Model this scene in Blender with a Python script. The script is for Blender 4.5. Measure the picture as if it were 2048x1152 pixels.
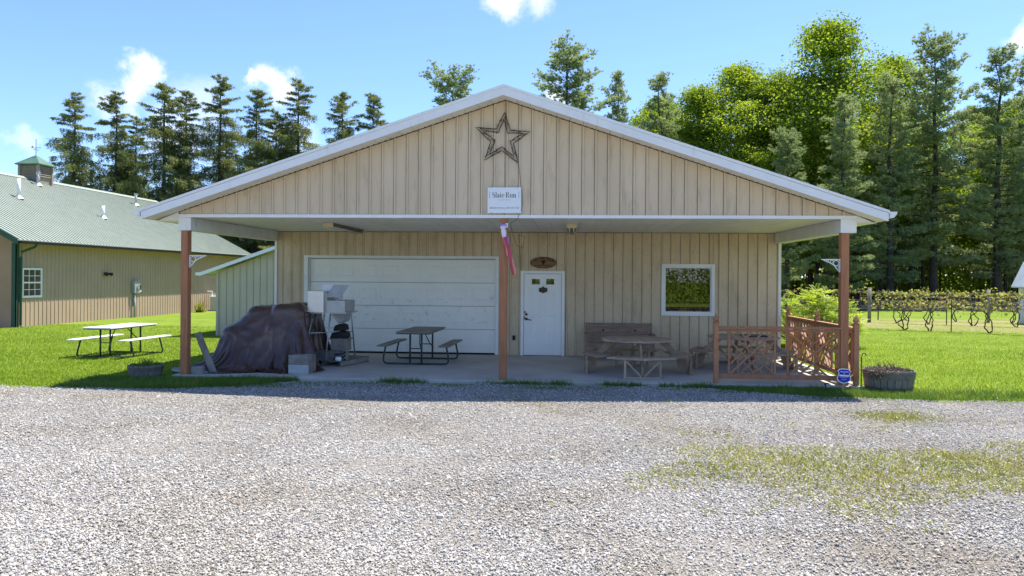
import bpy, bmesh, math, random
import numpy as np
from mathutils import Vector, Matrix, noise as mnoise

for o in list(bpy.data.objects):
    bpy.data.objects.remove(o, do_unlink=True)
SC = bpy.context.scene
COL = SC.collection
rad = math.radians

# ------------------------------------------------------------------ camera
cam = bpy.data.cameras.new('camera')
cam.sensor_width = 36.0
cam.lens = 1500.0 / 2048.0 * 36.0
cam.shift_x = -16.0 / 2048.0
cam.shift_y = -23.0 / 2048.0
cam.clip_start = 0.1
cam.clip_end = 3000.0
camo = bpy.data.objects.new('camera', cam)
COL.objects.link(camo)
YAW = math.atan(98.0 / 1500.0)
camo.matrix_world = (Matrix.Translation((0, 0, 1.975)) @ Matrix.Rotation(YAW, 4, 'Z')
                     @ Matrix.Rotation(math.pi / 2, 4, 'X') @ Matrix.Rotation(0.0077, 4, 'Z'))
SC.camera = camo

# ------------------------------------------------------------------ sky and sun
SUNV = Vector((0.30, 0.345, 1.0)).normalized()
SKY_STRENGTH = 0.15
SUN_STRENGTH = 3.0
EXPOSURE = 1.87
world = bpy.data.worlds.new('World')
SC.world = world
world.use_nodes = True
wn, wl = world.node_tree.nodes, world.node_tree.links
for n in list(wn):
    wn.remove(n)
wout = wn.new('ShaderNodeOutputWorld')
wbg = wn.new('ShaderNodeBackground')
wbg.inputs['Strength'].default_value = SKY_STRENGTH
wl.new(wbg.outputs[0], wout.inputs[0])
sky = wn.new('ShaderNodeTexSky')
sky.sky_type = 'NISHITA'
sky.sun_disc = False
sky.sun_elevation = math.asin(SUNV.z)
sky.sun_rotation = math.atan2(SUNV.x, SUNV.y)
sky.altitude = 250
sky.air_density = 1.0
sky.dust_density = 0.3
sky.ozone_density = 2.5
wtc = wn.new('ShaderNodeTexCoord')


def wmath(op, a, b=None, c=None):
    n = wn.new('ShaderNodeMath')
    n.operation = op
    for i, v in enumerate((a, b, c)):
        if v is None:
            continue
        if isinstance(v, (int, float)):
            n.inputs[i].default_value = v
        else:
            wl.new(v, n.inputs[i])
    return n.outputs[0]


wnz = wn.new('ShaderNodeTexNoise')
wnz.inputs['Scale'].default_value = 22.0
wnz.inputs['Detail'].default_value = 7.0
wnz.inputs['Roughness'].default_value = 0.62
wl.new(wtc.outputs['Generated'], wnz.inputs['Vector'])
wvm = wn.new('ShaderNodeVectorMath')
wvm.operation = 'MULTIPLY_ADD'
wl.new(wnz.outputs['Color'], wvm.inputs[0])
wvm.inputs[1].default_value = (0.075, 0.075, 0.075)
wadd = wn.new('ShaderNodeVectorMath')
wadd.operation = 'SUBTRACT'
wl.new(wtc.outputs['Generated'], wadd.inputs[0])
wadd.inputs[1].default_value = (0.0375, 0.0375, 0.0375)
wl.new(wadd.outputs[0], wvm.inputs[2])
CLOUDS = [((-0.4895, .8394, .2361), .030, 1.0), ((-.503, .8371, .2145), .030, .7), ((-.5262, .825, .200), .028, .5),
          ((-.3654, .8996, .2391), .034, 1.0), ((-.3528, .9081, .2240), .028, .9), ((-.3869, .8911, .2371), .018, .8),
          ((-.44, .87, .20), .05, .35), ((-.47, .87, .165), .05, .5), ((-.35, .92, .175), .04, .35),
          ((-.0795, .936, .349), .036, .9), ((-.045, .9368, .358), .040, .6), ((-.025, .95, .225), .03, .7),
          ((.4836, .8374, .2584), .026, 1.0), ((.500, .835, .262), .030, 1.0), ((-.6018, .7848, .1482), .02, .35),
          ((.80, .45, .30), .10, .9), ((.86, -.30, .35), .12, .9), ((.30, -.88, .30), .13, .9), ((-.45, -.80, .38), .12, .9),
          ((-.90, -.10, .30), .11, .9), ((-.86, .42, .24), .07, .8), ((.62, .70, .33), .06, .8)]
acc = None
for c, r, a in CLOUDS:
    v = Vector(c).normalized()
    dn = wn.new('ShaderNodeVectorMath')
    dn.operation = 'DISTANCE'
    wl.new(wvm.outputs[0], dn.inputs[0])
    dn.inputs[1].default_value = v
    mr = wn.new('ShaderNodeMapRange')
    mr.interpolation_type = 'SMOOTHSTEP'
    wl.new(dn.outputs['Value'], mr.inputs['Value'])
    mr.inputs['From Min'].default_value = r * .95
    mr.inputs['From Max'].default_value = r * 0.2
    mr.inputs['To Min'].default_value = 0
    mr.inputs['To Max'].default_value = a
    acc = mr.outputs[0] if acc is None else wmath('MAXIMUM', acc, mr.outputs[0])
wmix = wn.new('ShaderNodeMix')
wmix.data_type = 'RGBA'
wl.new(acc, wmix.inputs['Factor'])
wtint = wn.new('ShaderNodeMix')
wtint.data_type = 'RGBA'
wtint.blend_type = 'MULTIPLY'
wtint.inputs['Factor'].default_value = 1.0
wl.new(sky.outputs[0], wtint.inputs['A'])
wtint.inputs['B'].default_value = (.325, .375, .475, 1)
wl.new(wtint.outputs['Result'], wmix.inputs['A'])
wmix.inputs['B'].default_value = (2.55, 2.57, 2.65, 1)
wl.new(wmix.outputs['Result'], wbg.inputs['Color'])

sun = bpy.data.lights.new('sun', 'SUN')
sun.energy = SUN_STRENGTH
sun.angle = rad(0.53)
sun.color = (1.0, 0.92, 0.79)
suno = bpy.data.objects.new('sun', sun)
COL.objects.link(suno)
suno.rotation_euler = SUNV.to_track_quat('Z', 'Y').to_euler()
suno.location = (0, 0, 60)

SC.view_settings.view_transform = 'Standard'
SC.view_settings.look = 'None'
SC.view_settings.exposure = EXPOSURE
SC.view_settings.gamma = 1.0
SC.view_settings.use_curve_mapping = False
SC.render.engine = 'CYCLES'
SC.cycles.max_bounces = 8
SC.cycles.transparent_max_bounces = 8

# ------------------------------------------------------------------ materials
MATS = {}


def mat(name, col, col2=None, rough=0.65, scale=6.0, detail=5.0, bump=0.0, bscale=80.0, spec=0.3, metal=0.0,
        coord='pos', stretch=(1, 1, 1), lo=0.35, hi=0.65, rand=0.0, bdist=0.01, coat=0.0):
    """procedural Principled material: two colours mixed by noise, optional bump, per-object value jitter"""
    m = bpy.data.materials.new(name)
    m.use_nodes = True
    nt = m.node_tree
    N, L = nt.nodes, nt.links
    p = N['Principled BSDF']
    p.inputs['Roughness'].default_value = rough
    p.inputs['Specular IOR Level'].default_value = spec
    p.inputs['Metallic'].default_value = metal
    p.inputs['Coat Weight'].default_value = coat
    if coord == 'pos':
        src = N.new('ShaderNodeNewGeometry').outputs['Position']
    else:
        src = N.new('ShaderNodeTexCoord').outputs['Object']
    mp = N.new('ShaderNodeMapping')
    mp.inputs['Scale'].default_value = stretch
    L.new(src, mp.inputs['Vector'])
    vec = mp.outputs[0]
    oi = N.new('ShaderNodeObjectInfo')
    if coord != 'pos':
        va = N.new('ShaderNodeVectorMath')
        va.operation = 'ADD'
        L.new(vec, va.inputs[0])
        cm = N.new('ShaderNodeCombineXYZ')
        mm = N.new('ShaderNodeMath'); mm.operation = 'MULTIPLY'; mm.inputs[1].default_value = 37.0
        L.new(oi.outputs['Random'], mm.inputs[0])
        for i in range(3):
            L.new(mm.outputs[0], cm.inputs[i])
        L.new(cm.outputs[0], va.inputs[1])
        vec = va.outputs[0]
    nz = N.new('ShaderNodeTexNoise')
    nz.inputs['Scale'].default_value = scale
    nz.inputs['Detail'].default_value = detail
    nz.inputs['Roughness'].default_value = 0.6
    L.new(vec, nz.inputs['Vector'])
    if col2 is None:
        col2 = tuple(c * 0.72 for c in col)
    mr = N.new('ShaderNodeMapRange')
    mr.inputs['From Min'].default_value = lo
    mr.inputs['From Max'].default_value = hi
    L.new(nz.outputs['Fac'], mr.inputs['Value'])
    mx = N.new('ShaderNodeMix'); mx.data_type = 'RGBA'
    mx.inputs['A'].default_value = (*col, 1)
    mx.inputs['B'].default_value = (*col2, 1)
    L.new(mr.outputs[0], mx.inputs['Factor'])
    out = mx.outputs['Result']
    if rand:
        hs = N.new('ShaderNodeHueSaturation')
        r2 = N.new('ShaderNodeMapRange')
        r2.inputs['To Min'].default_value = 1 - rand
        r2.inputs['To Max'].default_value = 1 + rand
        L.new(oi.outputs['Random'], r2.inputs['Value'])
        L.new(r2.outputs[0], hs.inputs['Value'])
        L.new(out, hs.inputs['Color'])
        out = hs.outputs[0]
    L.new(out, p.inputs['Base Color'])
    if bump:
        nb = N.new('ShaderNodeTexNoise')
        nb.inputs['Scale'].default_value = bscale
        nb.inputs['Detail'].default_value = 4
        L.new(vec, nb.inputs['Vector'])
        bp = N.new('ShaderNodeBump')
        bp.inputs['Strength'].default_value = bump
        bp.inputs['Distance'].default_value = bdist
        L.new(nb.outputs['Fac'], bp.inputs['Height'])
        L.new(bp.outputs[0], p.inputs['Normal'])
    MATS[name] = m
    return m


def add_dirt(m, col, scale, lo, hi, amount=1.0, stretch=(1, 1, 1), zband=None):
    """second noise layer of dirt laid over the base colour; zband=(z0,z1,z2,z3) keeps it to a height range"""
    N, L = m.node_tree.nodes, m.node_tree.links
    p = N['Principled BSDF']
    old = p.inputs['Base Color'].links[0].from_socket
    g = N.new('ShaderNodeNewGeometry')
    mp = N.new('ShaderNodeMapping'); mp.inputs['Scale'].default_value = stretch
    L.new(g.outputs['Position'], mp.inputs['Vector'])
    nz = N.new('ShaderNodeTexNoise')
    nz.inputs['Scale'].default_value = scale
    nz.inputs['Detail'].default_value = 6
    nz.inputs['Roughness'].default_value = .65
    L.new(mp.outputs[0], nz.inputs['Vector'])
    mr = N.new('ShaderNodeMapRange')
    mr.inputs['From Min'].default_value = lo
    mr.inputs['From Max'].default_value = hi
    mr.inputs['To Max'].default_value = amount
    L.new(nz.outputs['Fac'], mr.inputs['Value'])
    fac = mr.outputs[0]
    if zband:
        sx = N.new('ShaderNodeSeparateXYZ')
        L.new(g.outputs['Position'], sx.inputs[0])
        a = N.new('ShaderNodeMapRange'); b = N.new('ShaderNodeMapRange')
        for q, (f0, f1) in ((a, zband[:2]), (b, (zband[3], zband[2]))):
            q.interpolation_type = 'SMOOTHSTEP'
            q.inputs['From Min'].default_value = f0
            q.inputs['From Max'].default_value = f1
            L.new(sx.outputs['Z'], q.inputs['Value'])
        m1 = N.new('ShaderNodeMath'); m1.operation = 'MULTIPLY'
        m2 = N.new('ShaderNodeMath'); m2.operation = 'MULTIPLY'
        L.new(a.outputs[0], m1.inputs[0]); L.new(b.outputs[0], m1.inputs[1])
        L.new(m1.outputs[0], m2.inputs[0]); L.new(fac, m2.inputs[1])
        fac = m2.outputs[0]
    mx = N.new('ShaderNodeMix'); mx.data_type = 'RGBA'
    L.new(fac, mx.inputs['Factor'])
    L.new(old, mx.inputs['A'])
    mx.inputs['B'].default_value = (*col, 1)
    L.new(mx.outputs['Result'], p.inputs['Base Color'])
    return m


def leafmat(name, cols, trans=0.4, tcol=None, rough=0.55, island=True, scale=0.35):
    m = bpy.data.materials.new(name)
    m.use_nodes = True
    nt = m.node_tree
    N, L = nt.nodes, nt.links
    N.remove(N['Principled BSDF'])
    out = N['Material Output']
    g = N.new('ShaderNodeNewGeometry')
    rp = N.new('ShaderNodeValToRGB')
    els = rp.color_ramp.elements
    while len(els) < len(cols):
        els.new(0.5)
    for i, c in enumerate(cols):
        els[i].position = i / max(1, len(cols) - 1)
        els[i].color = (*c, 1)
    nz = N.new('ShaderNodeTexNoise')
    nz.inputs['Scale'].default_value = scale
    nz.inputs['Detail'].default_value = 3
    L.new(g.outputs['Position'], nz.inputs['Vector'])
    if island:
        ad = N.new('ShaderNodeMath'); ad.operation = 'MULTIPLY_ADD'
        L.new(g.outputs['Random Per Island'], ad.inputs[0])
        ad.inputs[1].default_value = 0.55
        m2 = N.new('ShaderNodeMath'); m2.operation = 'MULTIPLY_ADD'
        L.new(nz.outputs['Fac'], m2.inputs[0])
        m2.inputs[1].default_value = 1.2
        m2.inputs[2].default_value = -0.38
        L.new(m2.outputs[0], ad.inputs[2])
        L.new(ad.outputs[0], rp.inputs['Fac'])
    else:
        L.new(nz.outputs['Fac'], rp.inputs['Fac'])
    pb = N.new('ShaderNodeBsdfPrincipled')
    pb.inputs['Roughness'].default_value = rough
    pb.inputs['Specular IOR Level'].default_value = 0.25
    L.new(rp.outputs[0], pb.inputs['Base Color'])
    tr = N.new('ShaderNodeBsdfTranslucent')
    if tcol is None:
        L.new(rp.outputs[0], tr.inputs['Color'])
    else:
        mm = N.new('ShaderNodeMix'); mm.data_type = 'RGBA'; mm.blend_type = 'MULTIPLY'
        mm.inputs['Factor'].default_value = 1
        L.new(rp.outputs[0], mm.inputs['A'])
        mm.inputs['B'].default_value = (*tcol, 1)
        L.new(mm.outputs['Result'], tr.inputs['Color'])
    ms = N.new('ShaderNodeMixShader')
    ms.inputs[0].default_value = trans
    L.new(pb.outputs[0], ms.inputs[1])
    L.new(tr.outputs[0], ms.inputs[2])
    L.new(ms.outputs[0], out.inputs['Surface'])
    MATS[name] = m
    return m


M = MATS
mat('siding', (.67, .54, .385), (.59, .47, .325), rough=.5, scale=1.3, stretch=(1, 1, .35), bump=.06, bscale=30, spec=.35)
add_dirt(M['siding'], (.22, .17, .10), 3.2, .55, .82, .55, (2.2, 2.2, .5))
mat('siding_porch', (.67, .54, .385), (.58, .46, .315), rough=.5, scale=1.6, stretch=(1, 1, .5), bump=.06, bscale=30, spec=.35)
add_dirt(M['siding_porch'], (.12, .09, .055), 34, .60, .70, .7, (1, 1, .8))
add_dirt(M['siding_porch'], (.24, .185, .105), 1.3, .52, .78, .6, (1.6, 1.6, .6))
mat('siding_lean', (.55, .49, .385), (.49, .435, .34), rough=.55, scale=1.5, bump=.05, bscale=30)
mat('siding_out', (.42, .315, .235), (.38, .285, .21), rough=.55, scale=.8, bump=.04, bscale=20)
mat('siding_end', (.42, .25, .17), (.36, .21, .14), rough=.55, scale=.8)
mat('white_trim', (.82, .82, .83), (.76, .77, .78), rough=.45, scale=2.5, spec=.4)
add_dirt(M['white_trim'], (.38, .36, .32), 5, .60, .85, .45, (1, 1, .3))
mat('white_beam', (.74, .74, .73), (.64, .64, .62), rough=.5, scale=2.2)
add_dirt(M['white_beam'], (.16, .15, .13), 3.0, .58, .80, .75, (1, 1, .7))
mat('soffit', (.80, .79, .76), (.74, .73, .69), rough=.5, scale=1.6, rand=.03)
mat('fixture_cream', (.62, .54, .38), (.50, .42, .27), rough=.45, scale=5)
mat('fixture_brown', (.16, .11, .07), (.10, .07, .045), rough=.5, scale=7)
mat('tube_glass', (.72, .72, .70), rough=.2, scale=4)
mat('garage_white', (.87, .86, .82), (.83, .82, .78), rough=.42, scale=1.8, spec=.4)
add_dirt(M['garage_white'], (.16, .16, .15), 6.0, .575, .72, .6, (1.0, 1, 1.1), (.45, .95, 1.25, 1.7))
add_dirt(M['garage_white'], (.40, .39, .36), 30, .62, .74, .6, (1, 1, .5))
mat('door_white', (.86, .865, .87), (.83, .835, .84), rough=.35, scale=2.0, spec=.45)
mat('redwood', (.44, .195, .095), (.34, .145, .072), rough=.6, scale=3.0, stretch=(5, 5, .6), bump=.25, bscale=40, coord='obj')
add_dirt(M['redwood'], (.16, .065, .035), 2.2, .52, .75, .55, (6, 6, .7))
mat('redwood_flat', (.43, .20, .105), (.34, .155, .08), rough=.6, scale=9.0, bump=.25, bscale=40, coord='obj', rand=.10)
mat('old_wood', (.42, .315, .23), (.30, .22, .16), rough=.75, scale=7.0, bump=.35, bscale=50, coord='obj', rand=.14)
mat('dark_wood', (.31, .215, .165), (.22, .155, .12), rough=.75, scale=7.0, bump=.35, bscale=50, coord='obj', rand=.14)
mat('grey_wood', (.30, .28, .25), (.19, .175, .155), rough=.8, scale=6.0, bump=.4, bscale=45, coord='obj', rand=.15)
mat('table_grey', (.22, .20, .175), (.17, .155, .135), rough=.55, scale=20, bump=.15, bscale=120, coord='obj')
mat('table_white', (.72, .74, .78), (.62, .64, .68), rough=.4, scale=8, coord='obj')
mat('box_pale', (.42, .43, .44), (.33, .34, .35), rough=.8, scale=9, coord='obj')
mat('frame_dark', (.035, .05, .05), (.025, .035, .036), rough=.4, scale=10, spec=.5)
mat('tarp', (.092, .047, .037), (.062, .033, .027), rough=.27, scale=1.5, bump=.2, bscale=7, spec=.55, bdist=.02)
mat('steel', (.74, .71, .66), (.66, .63, .58), rough=.35, scale=5, metal=.25, spec=.5, coord='obj')
mat('steel_grey', (.45, .46, .46), (.36, .37, .37), rough=.4, scale=5, metal=.25, coord='obj')
mat('wire_dark', (.16, .15, .14), rough=.6, scale=12)
mat('galv', (.50, .52, .53), (.38, .40, .41), rough=.45, scale=12, metal=.6)
mat('concrete', (.50, .475, .44), (.40, .38, .35), rough=.85, scale=.9, detail=8, bump=.2, bscale=60)
add_dirt(M['concrete'], (.26, .24, .22), 1.1, .52, .80, .6)
mat('block', (.26, .26, .25), (.18, .18, .175), rough=.9, scale=9, bump=.5, bscale=70, coord='obj', rand=.2)
mat('black', (.014, .014, .015), rough=.5, scale=8)
mat('rubber', (.02, .02, .021), rough=.7, scale=8)
mat('bronze', (.06, .045, .035), (.035, .028, .024), rough=.35, metal=.7, scale=20)
mat('brass', (.16, .10, .04), (.08, .05, .025), rough=.35, metal=.8, scale=20)
mat('sign_white', (.80, .83, .86), (.78, .81, .85), rough=.35, scale=3)
mat('ink_dark', (.085, .055, .05), rough=.5, scale=5)
mat('ink_pink', (.42, .30, .34), rough=.5, scale=5)
mat('ink_grey', (.45, .46, .5), rough=.5, scale=5)
mat('sign_wood', (.27, .145, .06), (.20, .115, .05), rough=.55, scale=4, stretch=(1, 1, 5), bump=.2, bscale=40)
mat('sign_burn', (.03, .02, .012), rough=.6, scale=5)
mat('sign_blue', (.012, .02, .50), (.010, .016, .42), rough=.3, scale=4)
mat('purple', (.36, .27, .60), (.30, .21, .52), rough=.6, scale=8)
mat('lilac', (.74, .70, .80), (.66, .62, .76), rough=.6, scale=8)
mat('pink', (.50, .08, .13), (.42, .06, .11), rough=.6, scale=8)
mat('orange', (.75, .36, .20), (.68, .20, .22), rough=.6, scale=14)
mat('wicker', (.055, .042, .032), (.03, .024, .02), rough=.6, scale=20)
mat('string_cream', (.50, .45, .33), rough=.5, scale=20)
mat('roof_dark', (.10, .10, .105), (.07, .07, .075), rough=.8, scale=8)
mat('green_roof', (.29, .335, .285), (.26, .305, .255), rough=.42, scale=1.2, spec=.4)
mat('green_roof_rib', (.16, .20, .17), rough=.45, scale=2)
mat('green_trim', (.035, .085, .06), (.028, .07, .05), rough=.45, scale=3)
mat('cupola_green', (.09, .17, .12), (.07, .14, .10), rough=.45, scale=3)
mat('cupola_wall', (.33, .275, .22), (.27, .225, .18), rough=.6, scale=4)
mat('seam_dark', (.10, .075, .045), rough=.8, scale=3)
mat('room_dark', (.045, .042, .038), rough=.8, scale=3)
mat('yellow', (.75, .68, .06), (.62, .55, .04), rough=.5, scale=12)
mat('meter_grey', (.35, .40, .42), (.28, .33, .35), rough=.45, metal=.2, scale=5)
mat('barrel', (.22, .205, .185), (.15, .14, .125), rough=.75, scale=5, stretch=(4, 4, .8), bump=.4, bscale=40, coord='obj', rand=.15)
mat('hoop', (.17, .165, .155), (.12, .115, .11), rough=.55, metal=.4, scale=12)
mat('soil', (.06, .045, .034), (.03, .024, .018), rough=.95, scale=20, bump=.8, bscale=40)
mat('bark', (.085, .068, .055), (.045, .036, .03), rough=.9, scale=2.5, stretch=(3, 3, .6), bump=.7, bscale=8, bdist=.05, coord='obj')
mat('bark_pine', (.075, .066, .06), (.04, .035, .032), rough=.9, scale=2.5, stretch=(3, 3, .6), bump=.7, bscale=8, bdist=.05, coord='obj')
mat('vine_bark', (.06, .045, .036), (.03, .023, .019), rough=.9, scale=14, bump=.6, bscale=50)
mat('cane', (.24, .18, .13), (.15, .11, .085), rough=.8, scale=14)
mat('litter', (.30, .21, .16), (.20, .14, .105), rough=.95, scale=5, detail=8, bump=.8, bscale=20, bdist=.05)
mat('shed_white', (.70, .74, .80), (.64, .68, .74), rough=.5, scale=2)
mat('shed_roof', (.60, .66, .72), (.52, .58, .64), rough=.45, scale=2)

leafmat('maple_leaf', [(.095, .16, .02), (.165, .245, .028), (.235, .31, .036), (.30, .355, .05)], trans=.52, tcol=(1.45, 1.45, .6))
leafmat('pine_needle', [(.14, .20, .10), (.215, .285, .14), (.295, .355, .185), (.37, .42, .225)], trans=.5, tcol=(1.3, 1.3, 1.0))
leafmat('spruce_needle', [(.085, .115, .045), (.135, .17, .06), (.195, .225, .08), (.27, .275, .10)], trans=.42, tcol=(1.3, 1.3, .9))
leafmat('shrub_leaf', [(.14, .24, .03), (.27, .38, .05), (.40, .48, .09), (.52, .56, .18)], trans=.45, tcol=(1.3, 1.3, .6), scale=1.2)
leafmat('vine_leaf', [(.20, .24, .04), (.34, .36, .06), (.45, .44, .11), (.42, .34, .16)], trans=.4, scale=1.0)
leafmat('grass', [(.09, .15, .014), (.15, .23, .02), (.215, .295, .03), (.32, .36, .075)], trans=.5, tcol=(1.4, 1.4, .6), scale=.25)
leafmat('weed', [(.06, .13, .018), (.11, .21, .028), (.17, .26, .04), (.28, .27, .09)], trans=.35, scale=1.5)
leafmat('drygrass', [(.16, .20, .025), (.27, .29, .04), (.35, .34, .07), (.42, .37, .14)], trans=.3, scale=1.0)
leafmat('deadplant', [(.06, .045, .035), (.13, .10, .08), (.20, .16, .13), (.12, .13, .04)], trans=.2, scale=2.0)


def glassmat():
    m = bpy.data.materials.new('window_glass')
    m.use_nodes = True
    N, L = m.node_tree.nodes, m.node_tree.links
    N.remove(N['Principled BSDF'])
    t = N.new('ShaderNodeBsdfTransparent'); t.inputs[0].default_value = (.55, .57, .56, 1)
    g = N.new('ShaderNodeBsdfGlossy'); g.inputs['Roughness'].default_value = .0
    g.inputs['Color'].default_value = (.85, .80, .90, 1)
    ms = N.new('ShaderNodeMixShader'); ms.inputs[0].default_value = .11
    L.new(t.outputs[0], ms.inputs[1]); L.new(g.outputs[0], ms.inputs[2])
    L.new(ms.outputs[0], N['Material Output'].inputs['Surface'])
    MATS['glass'] = m


glassmat()


def groundmats():
    # lawn sheet under the blades
    m = mat('lawn', (.155, .23, .024), (.11, .175, .018), rough=.9, scale=1.6, detail=8, bump=.8, bscale=45, bdist=.03, spec=.1)
    add_dirt(m, (.20, .26, .04), .5, .45, .75, .7)
    # vineyard strip: thin dry grass over soil
    m = mat('vine_soil', (.19, .215, .06), (.27, .21, .15), rough=.95, scale=.9, detail=8, bump=.8, bscale=30, bdist=.03, spec=.1, lo=.48, hi=.66)
    # gravel bed
    m = bpy.data.materials.new('gravel_bed')
    m.use_nodes = True
    N, L = m.node_tree.nodes, m.node_tree.links
    p = N['Principled BSDF']
    p.inputs['Roughness'].default_value = .9
    p.inputs['Specular IOR Level'].default_value = .15
    g = N.new('ShaderNodeNewGeometry')
    vo = N.new('ShaderNodeTexVoronoi'); vo.inputs['Scale'].default_value = 60
    L.new(g.outputs['Position'], vo.inputs['Vector'])
    hs = N.new('ShaderNodeSeparateColor')
    L.new(vo.outputs['Color'], hs.inputs[0])
    rp = N.new('ShaderNodeValToRGB')
    rp.color_ramp.elements[0].color = (.13, .12, .11, 1)
    rp.color_ramp.elements[1].color = (.35, .335, .31, 1)
    L.new(hs.outputs[0], rp.inputs['Fac'])
    nz = N.new('ShaderNodeTexNoise'); nz.inputs['Scale'].default_value = .55; nz.inputs['Detail'].default_value = 6
    L.new(g.outputs['Position'], nz.inputs['Vector'])
    mr = N.new('ShaderNodeMapRange'); mr.inputs['From Min'].default_value = .45; mr.inputs['From Max'].default_value = .7
    L.new(nz.outputs['Fac'], mr.inputs['Value'])
    mx = N.new('ShaderNodeMix'); mx.data_type = 'RGBA'; mx.blend_type = 'MULTIPLY'
    L.new(mr.outputs[0], mx.inputs['Factor'])
    L.new(rp.outputs[0], mx.inputs['A'])
    mx.inputs['B'].default_value = (.84, .79, .72, 1)
    L.new(mx.outputs['Result'], p.inputs['Base Color'])
    bp = N.new('ShaderNodeBump'); bp.inputs['Strength'].default_value = .9; bp.inputs['Distance'].default_value = .02
    inv = N.new('ShaderNodeMath'); inv.operation = 'SUBTRACT'; inv.inputs[0].default_value = 1
    L.new(vo.outputs['Distance'], inv.inputs[1])
    L.new(inv.outputs[0], bp.inputs['Height'])
    L.new(bp.outputs[0], p.inputs['Normal'])
    MATS['gravel_bed'] = m
    # loose stones
    m = bpy.data.materials.new('gravel_stone')
    m.use_nodes = True
    N, L = m.node_tree.nodes, m.node_tree.links
    p = N['Principled BSDF']
    p.inputs['Roughness'].default_value = .85
    p.inputs['Specular IOR Level'].default_value = .2
    oi = N.new('ShaderNodeObjectInfo')
    rp = N.new('ShaderNodeValToRGB')
    e = rp.color_ramp.elements
    e[0].color = (.17, .166, .158, 1); e[0].position = 0
    e[1].color = (.64, .635, .605, 1); e[1].position = 1
    for q, c in ((.16, (.29, .286, .272)), (.42, (.40, .395, .375)), (.82, (.52, .515, .49)), (.90, (.44, .385, .33))):
        k = e.new(q); k.color = (*c, 1)
    L.new(oi.outputs['Random'], rp.inputs['Fac'])
    g = N.new('ShaderNodeNewGeometry')
    nz = N.new('ShaderNodeTexNoise'); nz.inputs['Scale'].default_value = .55; nz.inputs['Detail'].default_value = 6
    L.new(g.outputs['Position'], nz.inputs['Vector'])
    mr = N.new('ShaderNodeMapRange'); mr.inputs['From Min'].default_value = .45; mr.inputs['From Max'].default_value = .7
    L.new(nz.outputs['Fac'], mr.inputs['Value'])
    mx = N.new('ShaderNodeMix'); mx.data_type = 'RGBA'; mx.blend_type = 'MULTIPLY'
    L.new(mr.outputs[0], mx.inputs['Factor'])
    L.new(rp.outputs[0], mx.inputs['A'])
    mx.inputs['B'].default_value = (.86, .82, .75, 1)
    L.new(mx.outputs['Result'], p.inputs['Base Color'])
    MATS['gravel_stone'] = m


groundmats()

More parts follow.
